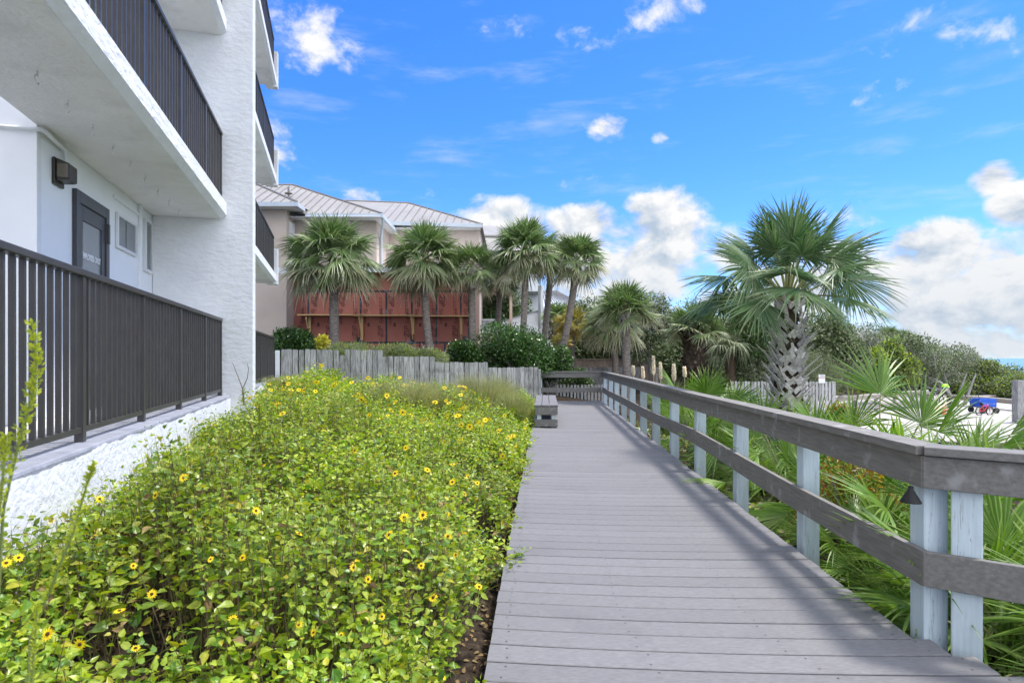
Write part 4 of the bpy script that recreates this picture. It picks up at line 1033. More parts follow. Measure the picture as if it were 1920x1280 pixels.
def crown(m, c, nf, Rr, Lp, nseg, emax=80, emin=-45, dry=.3, mats=(0, 1), droop=.18, tip=.35, r_=None, az0=0., oval=1.):
    r_ = r_ or rng
    for i in range(nf):
        f = (i + .5) / nf
        az = az0 + i * 2.39996 + r_.normal(0, .12)
        el = R(emax + (emin - emax) * f ** .85 + r_.normal(0, 6))
        d = np.array([math.cos(az) * math.cos(el), math.sin(az) * math.cos(el), math.sin(el)])
        L_ = Lp * r_.uniform(.85, 1.15) * (.75 + .25 * min(1, f * 2.2))
        h = c + d * L_; h[2] -= .10 * L_ * math.cos(el)
        petiole(m, c + d * .05, h, .016, .009, mats[1], .05 * L_)
        a = unit(d + np.array([0, 0, -.10 - .22 * f]) + r_.normal(0, .24, 3)); side = np.cross(d, [0, 0, 1]); side = unit(side) if np.linalg.norm(side) > .05 else np.array([1., 0, 0])
        n = np.cross(side, a); n = n if n[2] > -.2 else -n
        n = unit(n + side * r_.normal(0, .55))
        dd = max(0, f - .55) * 1.6 * dry * r_.uniform(.2, 1.8)
        fan(m, h, a, n, Rr * r_.uniform(.85, 1.1) * (1.06 - .22 * f), nseg, 2.0, .42, droop * (1 + f), tip * (.5 + f), mats[0], min(.9, dd), dry * (.5 + 1.3 * f), r_=r_)
def skirt(m, c, n, Rr, mat, r_=None, drop=1.):
    r_ = r_ or rng
    for i in range(n):
        az = r_.uniform(0, 6.28); d = np.array([math.cos(az), math.sin(az), 0])
        h = c + d * r_.uniform(.15, .35) + [0, 0, r_.uniform(-.25, .1)]
        a = unit(d * r_.uniform(.05, .5) + np.array([0, 0, -1.])); fan(m, h, a, d, Rr * r_.uniform(.5, .9), 16, .6, .3, 0, .1, mat, fold=.1, r_=r_)
def trunk_pts(b, t, bend=.0):
    k = np.linspace(0, 1, 16)[:, None]; p = b + (t - b) * k; side = np.array([1., .2, 0]); return p + side * bend * np.sin(k * math.pi)
def boots(m, c, h, r, rows, per, mat, size=.16, out=.6, r_=None, taper=1.):
    r_ = r_ or rng
    for i in range(rows):
        f = (i + .5) / rows; z = h * f
        for j in range(per):
            if r_.uniform() < .05: continue
            az = (j + .5 * (i % 2)) * 2 * math.pi / per + r_.normal(0, .16); z = h * f + r_.normal(0, size * .16)
            d = np.array([math.cos(az), math.sin(az), 0]); s = np.array([-d[1], d[0], 0]); rr = r * (1 + (taper - 1) * f)
            L_ = size * r_.uniform(.6, 1.7); w = size * .44 * r_.uniform(.75, 1.2)
            for sg in (-1, 1):                       # the split base: two arms rising to one stub
                p0 = c + d * rr * .98 + s * sg * size * .62 + [0, 0, z + size * .05]
                p1 = c + d * (rr + .045) + [0, 0, z + size * .75]
                e = p1 - p0; wv = unit(np.cross(e, d)) * w
                m.obox(p0 - wv * .5, e, wv, d * .022)
            p1 = c + d * (rr + .045) - s * w * .5 + [0, 0, z + size * .6]
            up = d * out * L_ * r_.uniform(.3, 1.4) + np.array([0, 0, L_]) + s * r_.normal(0, .045)
            w2 = w * .7
            m.add([p1, p1 + s * w, p1 + up + s * (w + w2) / 2, p1 + up + s * (w - w2) / 2, p1 - d * .028, p1 + s * w - d * .028, p1 + up + s * (w + w2) / 2 - d * .012, p1 + up + s * (w - w2) / 2 - d * .012],
                  [(0, 1, 2, 3), (7, 6, 5, 4), (0, 4, 5, 1), (1, 5, 6, 2), (2, 6, 7, 3), (3, 7, 4, 0)])

def palm(label, px, py, base, tw, Y, half, nf=34, bend=0., green='palm', dead=6, booted=0, tip=.4, seg=30, dry=.45, lp=.42, emin=-50, group='cabbage palms'):
    r_ = np.random.default_rng(int(px * 7 + py))
    H = half / F * Y * 1.28
    c = P(px, py, Y); b = P(base[0], base[1], Y)
    b[2] = float(ground_z(b[0], Y)) - .05 if base[2] is None else base[2]
    t = empty('palm_tree', b, label, 'palm tree', group)
    r = tw / 2 / F * Y
    c[2] -= .05 * H
    pts = trunk_pts(b, c, bend); k = np.linspace(0, 1, 16)
    m = MB(); rr = r * (1.12 - .2 * k + .05 * np.sin(k * 90)); rr[-3:] *= np.array([1.15, 1.2, .9])
    pz = []; 
    kk = np.linspace(0, 1, 70); pp = np.stack([np.interp(kk, k, pts[:, q]) for q in range(3)], -1)
    m.tube(pp, np.interp(kk, k, rr) * (1 + .035 * np.sin(kk * 150) + r_.normal(0, .012, 70)), 14); m.build('trunk', M['trunk'], t, smooth=True)
    if booted:
        m = MB(); L_ = np.linalg.norm(c - b); top = c - unit(c - b) * booted
        boots(m, top, booted, r * 1.05, max(3, int(booted / .13)), 8, 0, .17, .9, r_); m.build('boots', M['boot'] if booted < 1.5 else M['bootdark'], t)
    m = MB(); crown(m, c, int(nf * 1.4), H * (1 - lp) * .88, H * lp * 1.12, seg, 86, emin + 14, dry, (0, 1), .03, tip * .42, r_)
    m.build('crown', [M[green], M['petiole']], t)
    if dead:
        m = MB(); skirt(m, c - [0, 0, .1], dead, H * .46, 0, r_); m.build('dead_fronds', M['deadfrond'], t)
    return t
def palms():
    palm('leftmost palm before the red wall, broad crown with shaggy dry tips', 625, 482, (628, 650, None), 17, 24, 88, 44, dead=9)
    palm('palm before the middle of the red wall, slightly leaning trunk', 795, 485, (813, 662, None), 14.5, 24.6, 78, 42, bend=-.1, dead=8)
    palm('narrow palm at the right end of the red wall with bare crossed boots', 884, 500, (887, 668, None), 13, 25, 56, 30, booted=.9, dead=3)
    palm('tall palm left of the pair, thin trunk rising from the dark green bush', 985, 470, (974, 660, None), 12.5, 24.5, 68, 44, bend=.06, dead=8)
    palm('palm with a leaning trunk against the cloud, right of the tall thin one', 1082, 487, (1036, 645, None), 13.5, 25, 58, 34, bend=.12, dead=5)
    palm('dense palm half hidden behind the tall thin one', 1035, 480, (1015, 650, None), 12, 27, 42, 26, dead=4)
    palm('dark palm crown filling the space left of the tall thin palm', 938, 520, (930, 660, None), 12, 27.5, 46, 26, dead=8)
    palm('full low palm with straight trunk in front of the plank fences', 1172, 590, (1177, 712, None), 16, 21.5, 66, 40, dead=2, dry=.3, booted=.35, emin=-12, tip=.25)
    palm('second trunk palm just behind the full low palm', 1150, 605, (1157, 690, None), 13, 27, 60, 30, dead=6)
    palm('shaggy palm with dark fibrous trunk left of the big palm', 1303, 618, (1298, 715, None), 30, 17.5, 58, 36, dead=3, dry=.3, booted=1.7, seg=26, emin=-15, tip=.25)
    palm('small yellowing palm below the far hip roof', 1075, 605, (1068, 690, None), 12, 29, 36, 24, green='palmyellow', dead=2, seg=22)
    palm('low yellow tipped palm stub left of the yellowing palm', 1052, 640, (1052, 690, None), 16, 26, 22, 14, green='palmyellow', dead=3, seg=18)
    palm('green palm partly behind the leaning trunk', 1045, 595, (1045, 690, None), 12, 31, 34, 24, dead=2, seg=22)
    for i, (px, py, h, lab) in enumerate(((1665, 622, 18, 'small spiky palm on the dune ridge, nearest the gray scrub'), (1692, 627, 17, 'second spiky palm on the dune ridge'), (1712, 634, 15, 'rightmost spiky palm on the dune ridge'))):
        palm(lab, px, py + 8, (px, 660, 1.2), 8, 44, h * 1.25, 14, dead=0, seg=16, group='spiky palms on the dune ridge', emin=0, tip=.15)
    # droopy grass-like palm beside the shaggy one
    Y = 21.6
    b = P(1372, 705, Y); b[2] = float(ground_z(b[0], Y))
    t = empty('drooping_palm', b, 'low drooping gray green palm between the shaggy palm and the big palm', 'palm tree')
    r_ = np.random.default_rng(5); m = MB(); c = P(1368, 655, Y); m.tube([b, c], [.18, .15], 10); m.build('trunk', M['bootdark'], t, smooth=True)
    m = MB(); crown(m, c, 18, .60, .5, 24, 75, -10, .4, (0, 1), .15, .4, r_); m.build('crown', [M['graygreen'], M['petiole']], t)
    # the big palm
    Y = 10.; r_ = np.random.default_rng(21)
    c = P(1477, 560, Y); b = np.array([sx(1476, Y), Y, float(ground_z(sx(1476, Y), Y)) - .05])
    t = empty('palm_tree', b, 'big palm with criss-cross booted trunk and open crown right of the walkway', 'palm tree', 'cabbage palms')
    hgt = c[2] - b[2]
    m = MB(); m.tube([b, b + [0, 0, hgt * .5], c - [0, 0, .05]], [.205, .205, .14], 18); m.build('trunk', M['bootdark'], t, smooth=True)
    m = MB(); lo = np.array([b[0], b[1], b[2]])
    rows = 24
    for i in range(rows):
        f = i / rows
        boots(m, lo + (c - lo) * f + [0, 0, 0], .01, .205 * (1 - .28 * max(0, f - .65) / .35), 1, 9 if f < .82 else 7, 0, .155, .85 if f < .8 else .9, r_) if i % 2 == 0 else \
        boots_rot(m, lo + (c - lo) * f, .205 * (1 - .28 * max(0, f - .65) / .35), 9 if f < .82 else 7, .155, .85 if f < .8 else .9, r_)
    m.build('boots', M['boot'], t)
    # fronds, each a part of its own
    # (azimuth, elevation, petiole length): hand-set so the fans spread as an open umbrella
    nf = 31
    for i in range(nf):
        f = (i + .5) / nf; az = 1.1 + i * 2.39996 + r_.normal(0, .1); el = R(88 - 88 * f ** .9 + r_.normal(0, 5))
        m = MB()
        d = np.array([math.cos(az) * math.cos(el), math.sin(az) * math.cos(el), math.sin(el)])
        L_ = (.92 + .10 * f) * r_.uniform(.9, 1.1)
        h = c + d * L_; h[2] -= .08 * L_ * math.cos(el)
        petiole(m, c + d * .02 - [0, 0, .06], h, .022, .009, 1, .07)
        a = unit(d + np.array([0, 0, -.12 - .35 * f])); side = unit(np.cross(d, [0, 0, 1]) + 1e-6)
        n = np.cross(side, a); n = n if n[2] > -.2 else -n
        n = unit(n + side * r_.normal(0, .75))
        fan(m, h, a, n, .84 * r_.uniform(.85, 1.1), 48, 2.15, .46, .02 + .06 * f, .03 + .10 * f, 0, 0, .12 + .22 * f, r_=r_)
        m.build('frond', [M['palmbig'], M['petiole']], t)
def boots_rot(m, c, r, per, size, out, r_):
    k = MB(); boots(k, np.zeros(3), .01, r, 1, per, 0, size, out, r_)
    a = math.pi / per; ca, sa = math.cos(a), math.sin(a)
    for v, (f, mm) in zip(k.v, k.f):
        pass
    off = m.n
    for v in k.v:
        w = v.copy(); w[:, 0], w[:, 1] = v[:, 0] * ca - v[:, 1] * sa, v[:, 0] * sa + v[:, 1] * ca
        m.v.append(w + c); m.attr.append(np.zeros(len(w)))
    for f, mm in k.f: m.f.append((f + off, mm))
    m.n += k.n
palms()

def palmetto(label, x, y, nf, Rr, hgt, seed, spread=1.35, seg=24, lean=(0, 0), lab2=None, mat='palmetto', el0=82, el1=5):
    r_ = np.random.default_rng(seed)
    b = np.array([x, y, float(ground_z(x, y))])
    t = empty('saw_palmetto', b, label, 'palmetto', 'saw palmettos beyond the walkway rail')
    for i in range(nf):
        f = (i + .5) / nf; az = i * 2.39996 + r_.normal(0, .25); el = R(el0 + (el1 - el0) * f + r_.normal(0, 6))
        d = unit(np.array([math.cos(az) * math.cos(el) + lean[0], math.sin(az) * math.cos(el) + lean[1], math.sin(el)]))
        L_ = hgt * r_.uniform(.7, 1.1) * (1 - .25 * f)
        o = b + np.array([math.cos(az), math.sin(az), 0]) * r_.uniform(0, .12)
        h = o + d * L_; m = MB(); petiole(m, o, h, .009, .006, 1, .03)
        a = unit(d + np.array([0, 0, -.10 - .3 * f])); side = unit(np.cross(d, [0, 0, 1]) + 1e-6); n = unit(np.cross(side, a) + side * r_.normal(0, .5))
        fan(m, h, a, n, Rr * r_.uniform(.8, 1.12), seg, spread * r_.uniform(.8, 1.15), .40, .03, .06 + .12 * f, 0, 0, .22, fold=.5, r_=r_)
        m.build('frond', [M[mat], M['petiole']], t)
def palmettos():
    XO = lambda Y: XR(Y) + .16
    rows = [
        ('saw palmetto crowding the right edge behind the near double post', 3.05, 3.6, 16, .62, .75, 1),
        ('saw palmetto low behind the near corner, right of the double post', 3.35, 2.95, 14, .60, .62, 2),
        ('palmetto seen between the double post and the next post, nearest the deck', XO(4.2) + .50, 4.25, 9, .40, .24, 3),
        ('taller palmetto further out in that first bay, below the top rail', XO(4.7) + .75, 4.75, 13, .52, .62, 4),
        ('palmetto at the foot of the post second from the near corner', XO(5.7) + .45, 5.6, 10, .45, .30, 5),
        ('palmetto with pale fronds above the rail before the lot railing, leftmost of the bright fans', 3.60, 6.0, 10, .66, 1.55, 6),
        ('bright palmetto rising above the rail in front of the blue wagon', 4.0, 5.9, 11, .70, 1.42, 7),
        ('palmetto whose fronds lap over the deck edge by the third post', XO(7.4) + .48, 7.3, 11, .44, .26, 8),
        ('palmetto thick behind the third and fourth posts', XO(8.6) + .75, 8.5, 14, .62, .75, 9),
        ('palmetto rising at the foot of the big booted palm', 3.80, 8.8, 13, .60, 1.02, 10),
        ('palmetto between the fourth and fifth posts', XO(9.6) + .62, 9.7, 13, .58, .62, 11),
        ('tall palmetto standing above the rail left of the big palm', 3.55, 11.2, 17, .72, 1.5, 12),
        ('palmetto just left of that tall one, beside the plumes', 3.85, 12.8, 16, .70, 1.3, 13),
        ('palmetto in front of the spaced picket fence', 5.0, 10.6, 14, .62, .72, 14),
        ('palmetto beside the fifth and sixth posts', XO(11.2) + .65, 11.3, 12, .6, .62, 15),
        ('farthest palmetto beside the rail, near the plumes', XO(14.2) + .8, 14.3, 13, .65, .75, 16),
        ('palmetto right of the big palm, in front of the picket fence end', 4.5, 8.0, 12, .56, .82, 17),
        ('dim palmetto under the rail between the corner and first bay', 3.0, 4.1, 12, .58, .55, 18),
        ('palmetto tips poking over the rail at the far right edge', 3.9, 4.55, 14, .64, 1.05, 19),
        ('palmetto at the right edge behind the lower rail', 3.6, 3.3, 15, .64, .72, 20),
        ('palmetto fan low by the deck edge just before the double post', XO(3.8) + .55, 3.85, 10, .45, .30, 21),
        ('palmetto filling the bay behind the second post, further out', XO(6.2) + .9, 6.3, 13, .60, .60, 22),
        ('palmetto spikes above the rail between the two bright fans and the corner', 3.55, 4.9, 11, .62, 1.15, 23),
        ('palmetto standing above the rail just right of the leftmost bright fan', 3.75, 6.7, 11, .62, 1.45, 24),
        ('palmetto above the rail farthest right, under the thick timber post', 4.75, 6.2, 12, .64, 1.25, 25),
        ('dense palmetto outside the second and third posts', XO(7.6) + .95, 7.7, 14, .60, .72, 26),
        ('palmetto above the rail between the big palm and the bright fans', 3.45, 7.2, 12, .60, 1.30, 27),
        ('palmetto low in the near bay beside the orange leaved plant', XO(5.2) + .62, 5.25, 12, .50, .42, 28),
    ]
    for lab, x, y, nf, Rr, h, sd in rows: palmetto(lab, x, y, nf, Rr, h, sd, lean=(.35, -.1) if sd in (6, 7, 24, 25) else (.38, 0) if sd in (8, 9, 11, 12, 13, 15, 16, 26) else (0, 0), el0=50 if sd in (3, 5, 8, 21) else 82)
palmettos()

def leaves(m, pos, dirs, nrm, size, wid=.6, mat=0, droop=.15, heart=True):
    """many leaf blades at once; every leaf an island of two faces folded on the midrib"""
    N = len(pos)
    d = unit(dirs); n = unit(nrm - d * np.sum(d * nrm, -1, keepdims=True)); s = np.cross(d, n)
    size = np.broadcast_to(size, (N,))[:, None]; w = size * wid / 2
    b = pos; mid = pos + d * size * .5 - n * size * .05; tip = pos + d * size * .98 - n * size * droop
    if heart:
        l1 = pos + d * size * .10 + s * w * .85 + n * size * .06; l2 = pos + d * size * .45 + s * w * .95 + n * size * .05
        r1 = pos + d * size * .10 - s * w * .85 + n * size * .06; r2 = pos + d * size * .45 - s * w * .95 + n * size * .05
        v = np.stack([b, mid, tip, l2, l1, r2, r1], 1); k = 7
        i = np.arange(N)[:, None] * k
        f = np.concatenate([i + np.array([[0, 1, 2, 3, 4]]), i + np.array([[0, 6, 5, 2, 1]])])
    else:
        l2 = pos + d * size * .45 + s * w + n * size * .05; r2 = pos + d * size * .45 - s * w + n * size * .05
        v = np.stack([b, l2, tip, r2], 1); k = 4; i = np.arange(N)[:, None] * k
        f = np.concatenate([i + np.array([[0, 2, 1]]), i + np.array([[0, 3, 2]])])
    m.add(v.reshape(-1, 3), f, mat)
def rand_dir(N, r_): v = r_.normal(size=(N, 3)); return unit(v)
def strips(m, p0, p1, p2, w, mat=0):
    """thin curved blades or stems: quadratic curves p0-p1-p2, flat two-sided strips with a cross"""
    N = len(p0); t = np.array([0, .35, .7, 1.])[None, :, None]
    c = (1 - t) ** 2 * p0[:, None] + 2 * t * (1 - t) * p1[:, None] + t * t * p2[:, None]
    d = unit(p2 - p0); s = unit(np.cross(d, np.array([0.3, -1., .1])))
    ww = np.broadcast_to(w, (N,))[:, None, None] * np.array([1, .9, .65, .12])[None, :, None] * .5
    v = np.stack([c - s[:, None] * ww, c + s[:, None] * ww], 2)
    idx = np.arange(N * 8).reshape(N, 4, 2)
    f = np.stack([idx[:, :-1, 0], idx[:, :-1, 1], idx[:, 1:, 1], idx[:, 1:, 0]], -1).reshape(-1, 4)
    m.add(v.reshape(-1, 3), f, mat)

# ---- the flower bed
def bed_edge(Y): return XL(Y) - .13 - .06 * np.sin(Y * 2.1) + np.where(Y < 4.5, -.03, .04)
_mr = np.random.default_rng(77)
MOUNDS = [(XL(q) - _mr.uniform(.25, .9) * (XL(q) - XB(q)), q, _mr.uniform(.28, .55), _mr.uniform(.08, .22)) for q in _mr.uniform(1.8, 16, 46)]
def bed_top(x, y):
    g = ground_z(x, y)
    dl = np.clip(XL(y) - x, 0, 9)
    hgt = .40 * ss(-.05, .55, dl) + .10
    wall_ = ss(.15, 1.1, x - XB(y))
    for (mx_, my_, mr_, mh_) in MOUNDS: hgt = hgt + wall_ * mh_ * np.exp(-((x - mx_) ** 2 + (y - my_) ** 2) / mr_ ** 2)
    hgt = hgt * (1 + .55 * fn(x, y, 1.5, 2) + .42 * fn(x, y, 3.8, 7))
    return g + np.clip(hgt * (.80 + .20 * wall_), .08, .85)
def bed():
    r_ = np.random.default_rng(3)
    m = MB(); st = MB()
    def zone(y0, y1, dens, nl, ls, bare):
        A = (y1 - y0) * (XL(y1) - XB(y1) + .3); n = int(A * dens)
        y = r_.uniform(y0, y1, n); x = r_.uniform(0, 1, n) * (bed_edge(y) - XB(y) + .0) + XB(y) + .03
        xb = np.where(y > 9.1, np.maximum(XB(y), -99), XB(y))
        ok = (x < bed_edge(y)) & ~((y > 8.6) & (y < 9.5) & (x < -3.7))
        fy = 17.25 + (x + 6.5) * .4076
        ok &= y < fy - .15
        gap = fn(x, y, 2.6, 4) * .6 + fn(x, y, 6.0, 9) * .5
        ok &= gap > bare
        ok &= np.sqrt(x * x + y * y) > 1.15
        x, y = x[ok], y[ok]; n = len(x)
        top = bed_top(x, y) + r_.normal(0, .05, n); g = ground_z(x, y)
        lean = r_.normal(0, .10, (n, 2)) + np.stack([.10 * ss(.8, 0, XL(y) - x), -.02 + 0 * x], -1)
        b = np.stack([x, y, g], -1); e = np.stack([x + lean[:, 0], y + lean[:, 1], top], -1)
        mid = (b + e) / 2 + r_.normal(0, .04, (n, 3))
        # leaves up the stem
        k = nl; tt = np.linspace(.42, 1.0, k)[None] + r_.normal(0, .03, (n, k)); tt = np.clip(tt, 0, 1.02)
        T = tt[..., None]
        c = (1 - T) ** 2 * b[:, None] + 2 * T * (1 - T) * mid[:, None] + T * T * e[:, None]
        az = r_.uniform(0, 6.28, (n, 1)) + np.arange(k)[None] * 2.4 + r_.normal(0, .3, (n, k))
        el = r_.normal(.12, .35, (n, k)) + .9 * (tt - .8).clip(0) * 3
        d = np.stack([np.cos(az) * np.cos(el), np.sin(az) * np.cos(el), np.sin(el)], -1)
        nr = np.array([.12, -.05, 1.]) + r_.normal(0, .55, (n, k, 3))
        sz_ = ls * r_.uniform(.5, 1.6, (n, k)) * np.interp(tt, [.4, .75, 1.0], [1.15, 1.0, .55])
        p = c + d * .02
        mt = r_.uniform(0, 1, (n, k)) < np.interp(tt, [.4, .7, 1], [.16, .03, .006])
        for mi in (0, 1):
            q = (mt == bool(mi)); leaves(m, p[q], d[q], nr[q], sz_[q], .66, mi, .22)
        if y0 < 9:
            # petioles and stems as thin strips
            strips(st, b, mid, e, .006, 0)
            q = r_.uniform(0, 1, n) < .6
            o = r_.normal(0, .07, (q.sum(), 3)) * [1, 1, .3]; strips(st, b[q] + o * [1, 1, 0], mid[q] + o + r_.normal(0, .04, (q.sum(), 3)), e[q] + o * 1.5 - [0, 0, .20], .0045, 1)
    zone(1.0, 4.0, 225, 17, .041, -.24)
    zone(4.0, 8.0, 175, 16, .044, -.22)
    zone(8.0, 13.0, 110, 14, .054, -.40)
    zone(13.0, 20.0, 62, 13, .075, -.8)
    # leaf litter at ground level
    n = 5000; y = r_.uniform(1.2, 9, n); x = r_.uniform(0, 1, n) * (XL(y) - XB(y)) + XB(y)
    leaves(m, np.stack([x, y, ground_z(x, y) + .01], -1), rand_dir(n, r_) * [1, 1, .2], np.tile([0, 0, 1.], (n, 1)) + r_.normal(0, .3, (n, 3)), .035, .6, 1)
    o = m.build('flower_bed', [M['flowerleaf'], M['deadleaf']])
    tag(o, 'green leafy flower bed filling the ground between the walkway and the white building', 'flower bed', kind='stuff')
    o = st.build('bed_stems', [M['stem'], M['greenstem']])
    tag(o, 'thin brown stems tangled beneath the leaves of the flower bed', 'stems', kind='stuff')
bed()

def flowers():
    r_ = np.random.default_rng(12)
    def head(name, npet, big):
        t = empty(name)
        m = MB(); th = np.arange(npet) * 2 * math.pi / npet + r_.normal(0, .06, npet)
        d = np.stack([np.cos(th), np.sin(th), np.full(npet, .12)], -1) * 1.0
        p = d * .008; leaves(m, p, d, np.tile([0, 0, 1.], (npet, 1)) + r_.normal(0, .12, (npet, 3)), .026 * r_.uniform(.85, 1.1, npet), .42, 0, .08, True)
        d2 = MB(); d2.tube([(0, 0, -.002), (0, 0, .006), (0, 0, .0085)], [.0095, .009, .004], 10)
        st = MB(); st.tube([(0, 0, -.002), (.004, 0, -.05), (.0, .004, -.12)], .0018, 5)
        if big:
            m.build('petals', M['petal'], t, local=True); d2.build('flower_disc', M['disc'], t, local=True); st.build('stalk', M['greenstem'], t, local=True)
            return t
        COL.objects.unlink(t); bpy.data.objects.remove(t)
        q = MB(); q.v, q.f, q.n, q.attr = list(m.v), list(m.f), m.n, list(m.attr)
        q.tube([(0, 0, -.002), (0, 0, .006), (0, 0, .0085)], [.006, .0055, .003], 8, 1)
        return q.build(name, [M['petal'], M['disc']])
    lab = 'small yellow sunflower with a dark centre among the green bed leaves'
    grp = 'yellow sunflowers in the bed'
    protos = [head('sunflower', k, True) for k in (12, 14)]
    small = [head('sunflower', 11, False), head('sunflower', 13, False)]
    used = set()
    def put(pr, key, loc, rot, s, l):
        o = pr if key not in used else copy_tree(pr); used.add(key)
        o.location = loc; o.rotation_euler = rot; o.scale = (s, s, s); tag(o, l, 'flower', grp)
    # near heads where the photo shows them: (px, py, depth, size)
    spots = [(224, 1145, 2.0, 1.2), (90, 1188, 1.8, 1.2), (150, 1207, 1.8, 1.1), (254, 1215, 1.8, .9), (437, 1160, 2.1, 1), (285, 1113, 2.2, 1.1), (292, 928, 3.5, 1.2), (63, 968, 2.55, 1), (97, 978, 2.6, .9), (175, 1005, 2.7, .8), (187, 935, 2.9, 1),
             (480, 957, 3.4, 1), (492, 876, 4.4, 1.3), (12, 1055, 2.2, 1.1), (35, 1045, 2.3, 1), (395, 1048, 2.6, .8), (345, 895, 4.0, 1), (668, 1055, 2.8, 1), (690, 1085, 2.5, 1), (812, 1120, 2.4, 1.1), (793, 965, 3.4, 1.2), (758, 970, 3.4, 1.2), (838, 965, 3.3, 1.2), (840, 1005, 3.1, 1.1), (895, 905, 4.3, 1.1), (870, 925, 4.0, 1.2), (663, 1063, 2.7, 1), (560, 1170, 2.1, .9), (716, 1155, 2.3, .9), (455, 1045, 2.7, .9), (855, 1040, 2.9, 1.), (830, 1268, 2.15, 1), (790, 1060, 2.7, .9), (730, 1002, 3.1, 1.1), (588, 1185, 2.1, .8), (250, 1060, 2.3, .8), (640, 1190, 2.1, .8), (560, 1000, 3.0, 1.)]
    i = 0
    for (px, py, Y, s) in spots:
        p = P(px, py, Y); tz = float(bed_top(p[0], Y))
        # set the head on the canopy surface along this direction
        best = None
        for yy in np.linspace(1.5, 8, 260):
            q = P(px, py, yy)
            if q[2] <= float(bed_top(q[0], yy)) + .05: best = q; break
        if best is None: best = p
        rot = (r_.normal(.75, .35), r_.normal(0, .3), r_.uniform(-.9, .9))
        put(protos[i % 2], i % 2, best, rot, s * (.60 if best[1] < 3 else .75), lab); i += 1
    n = 0
    while n < 230:
        y = 3.0 + 14 * r_.uniform(0, 1) ** .62; x = r_.uniform(XB(y) + .1, XL(y) - .05)
        if y > 17.1 + (x + 6.5) * .4076 or (8.5 < y < 9.7 and x < -3.6): continue
        if fn(np.array(x), np.array(y), 1.4, 6) < -.15 and r_.uniform() < .6: continue
        z = float(bed_top(x, y)) + r_.uniform(.01, .08)
        s = r_.uniform(.7, 1.1) * (.95 if y < 8 else 1.6)
        rot = (r_.normal(.7, .5), r_.normal(0, .4), r_.uniform(-1.5, 1.5))
        if y < 6: put(protos[n % 2], n % 2, (x, y, z), rot, s, lab)
        else: put(small[n % 2], 2 + n % 2, (x, y, z), rot, s * 1.25, lab)
        n += 1
flowers()

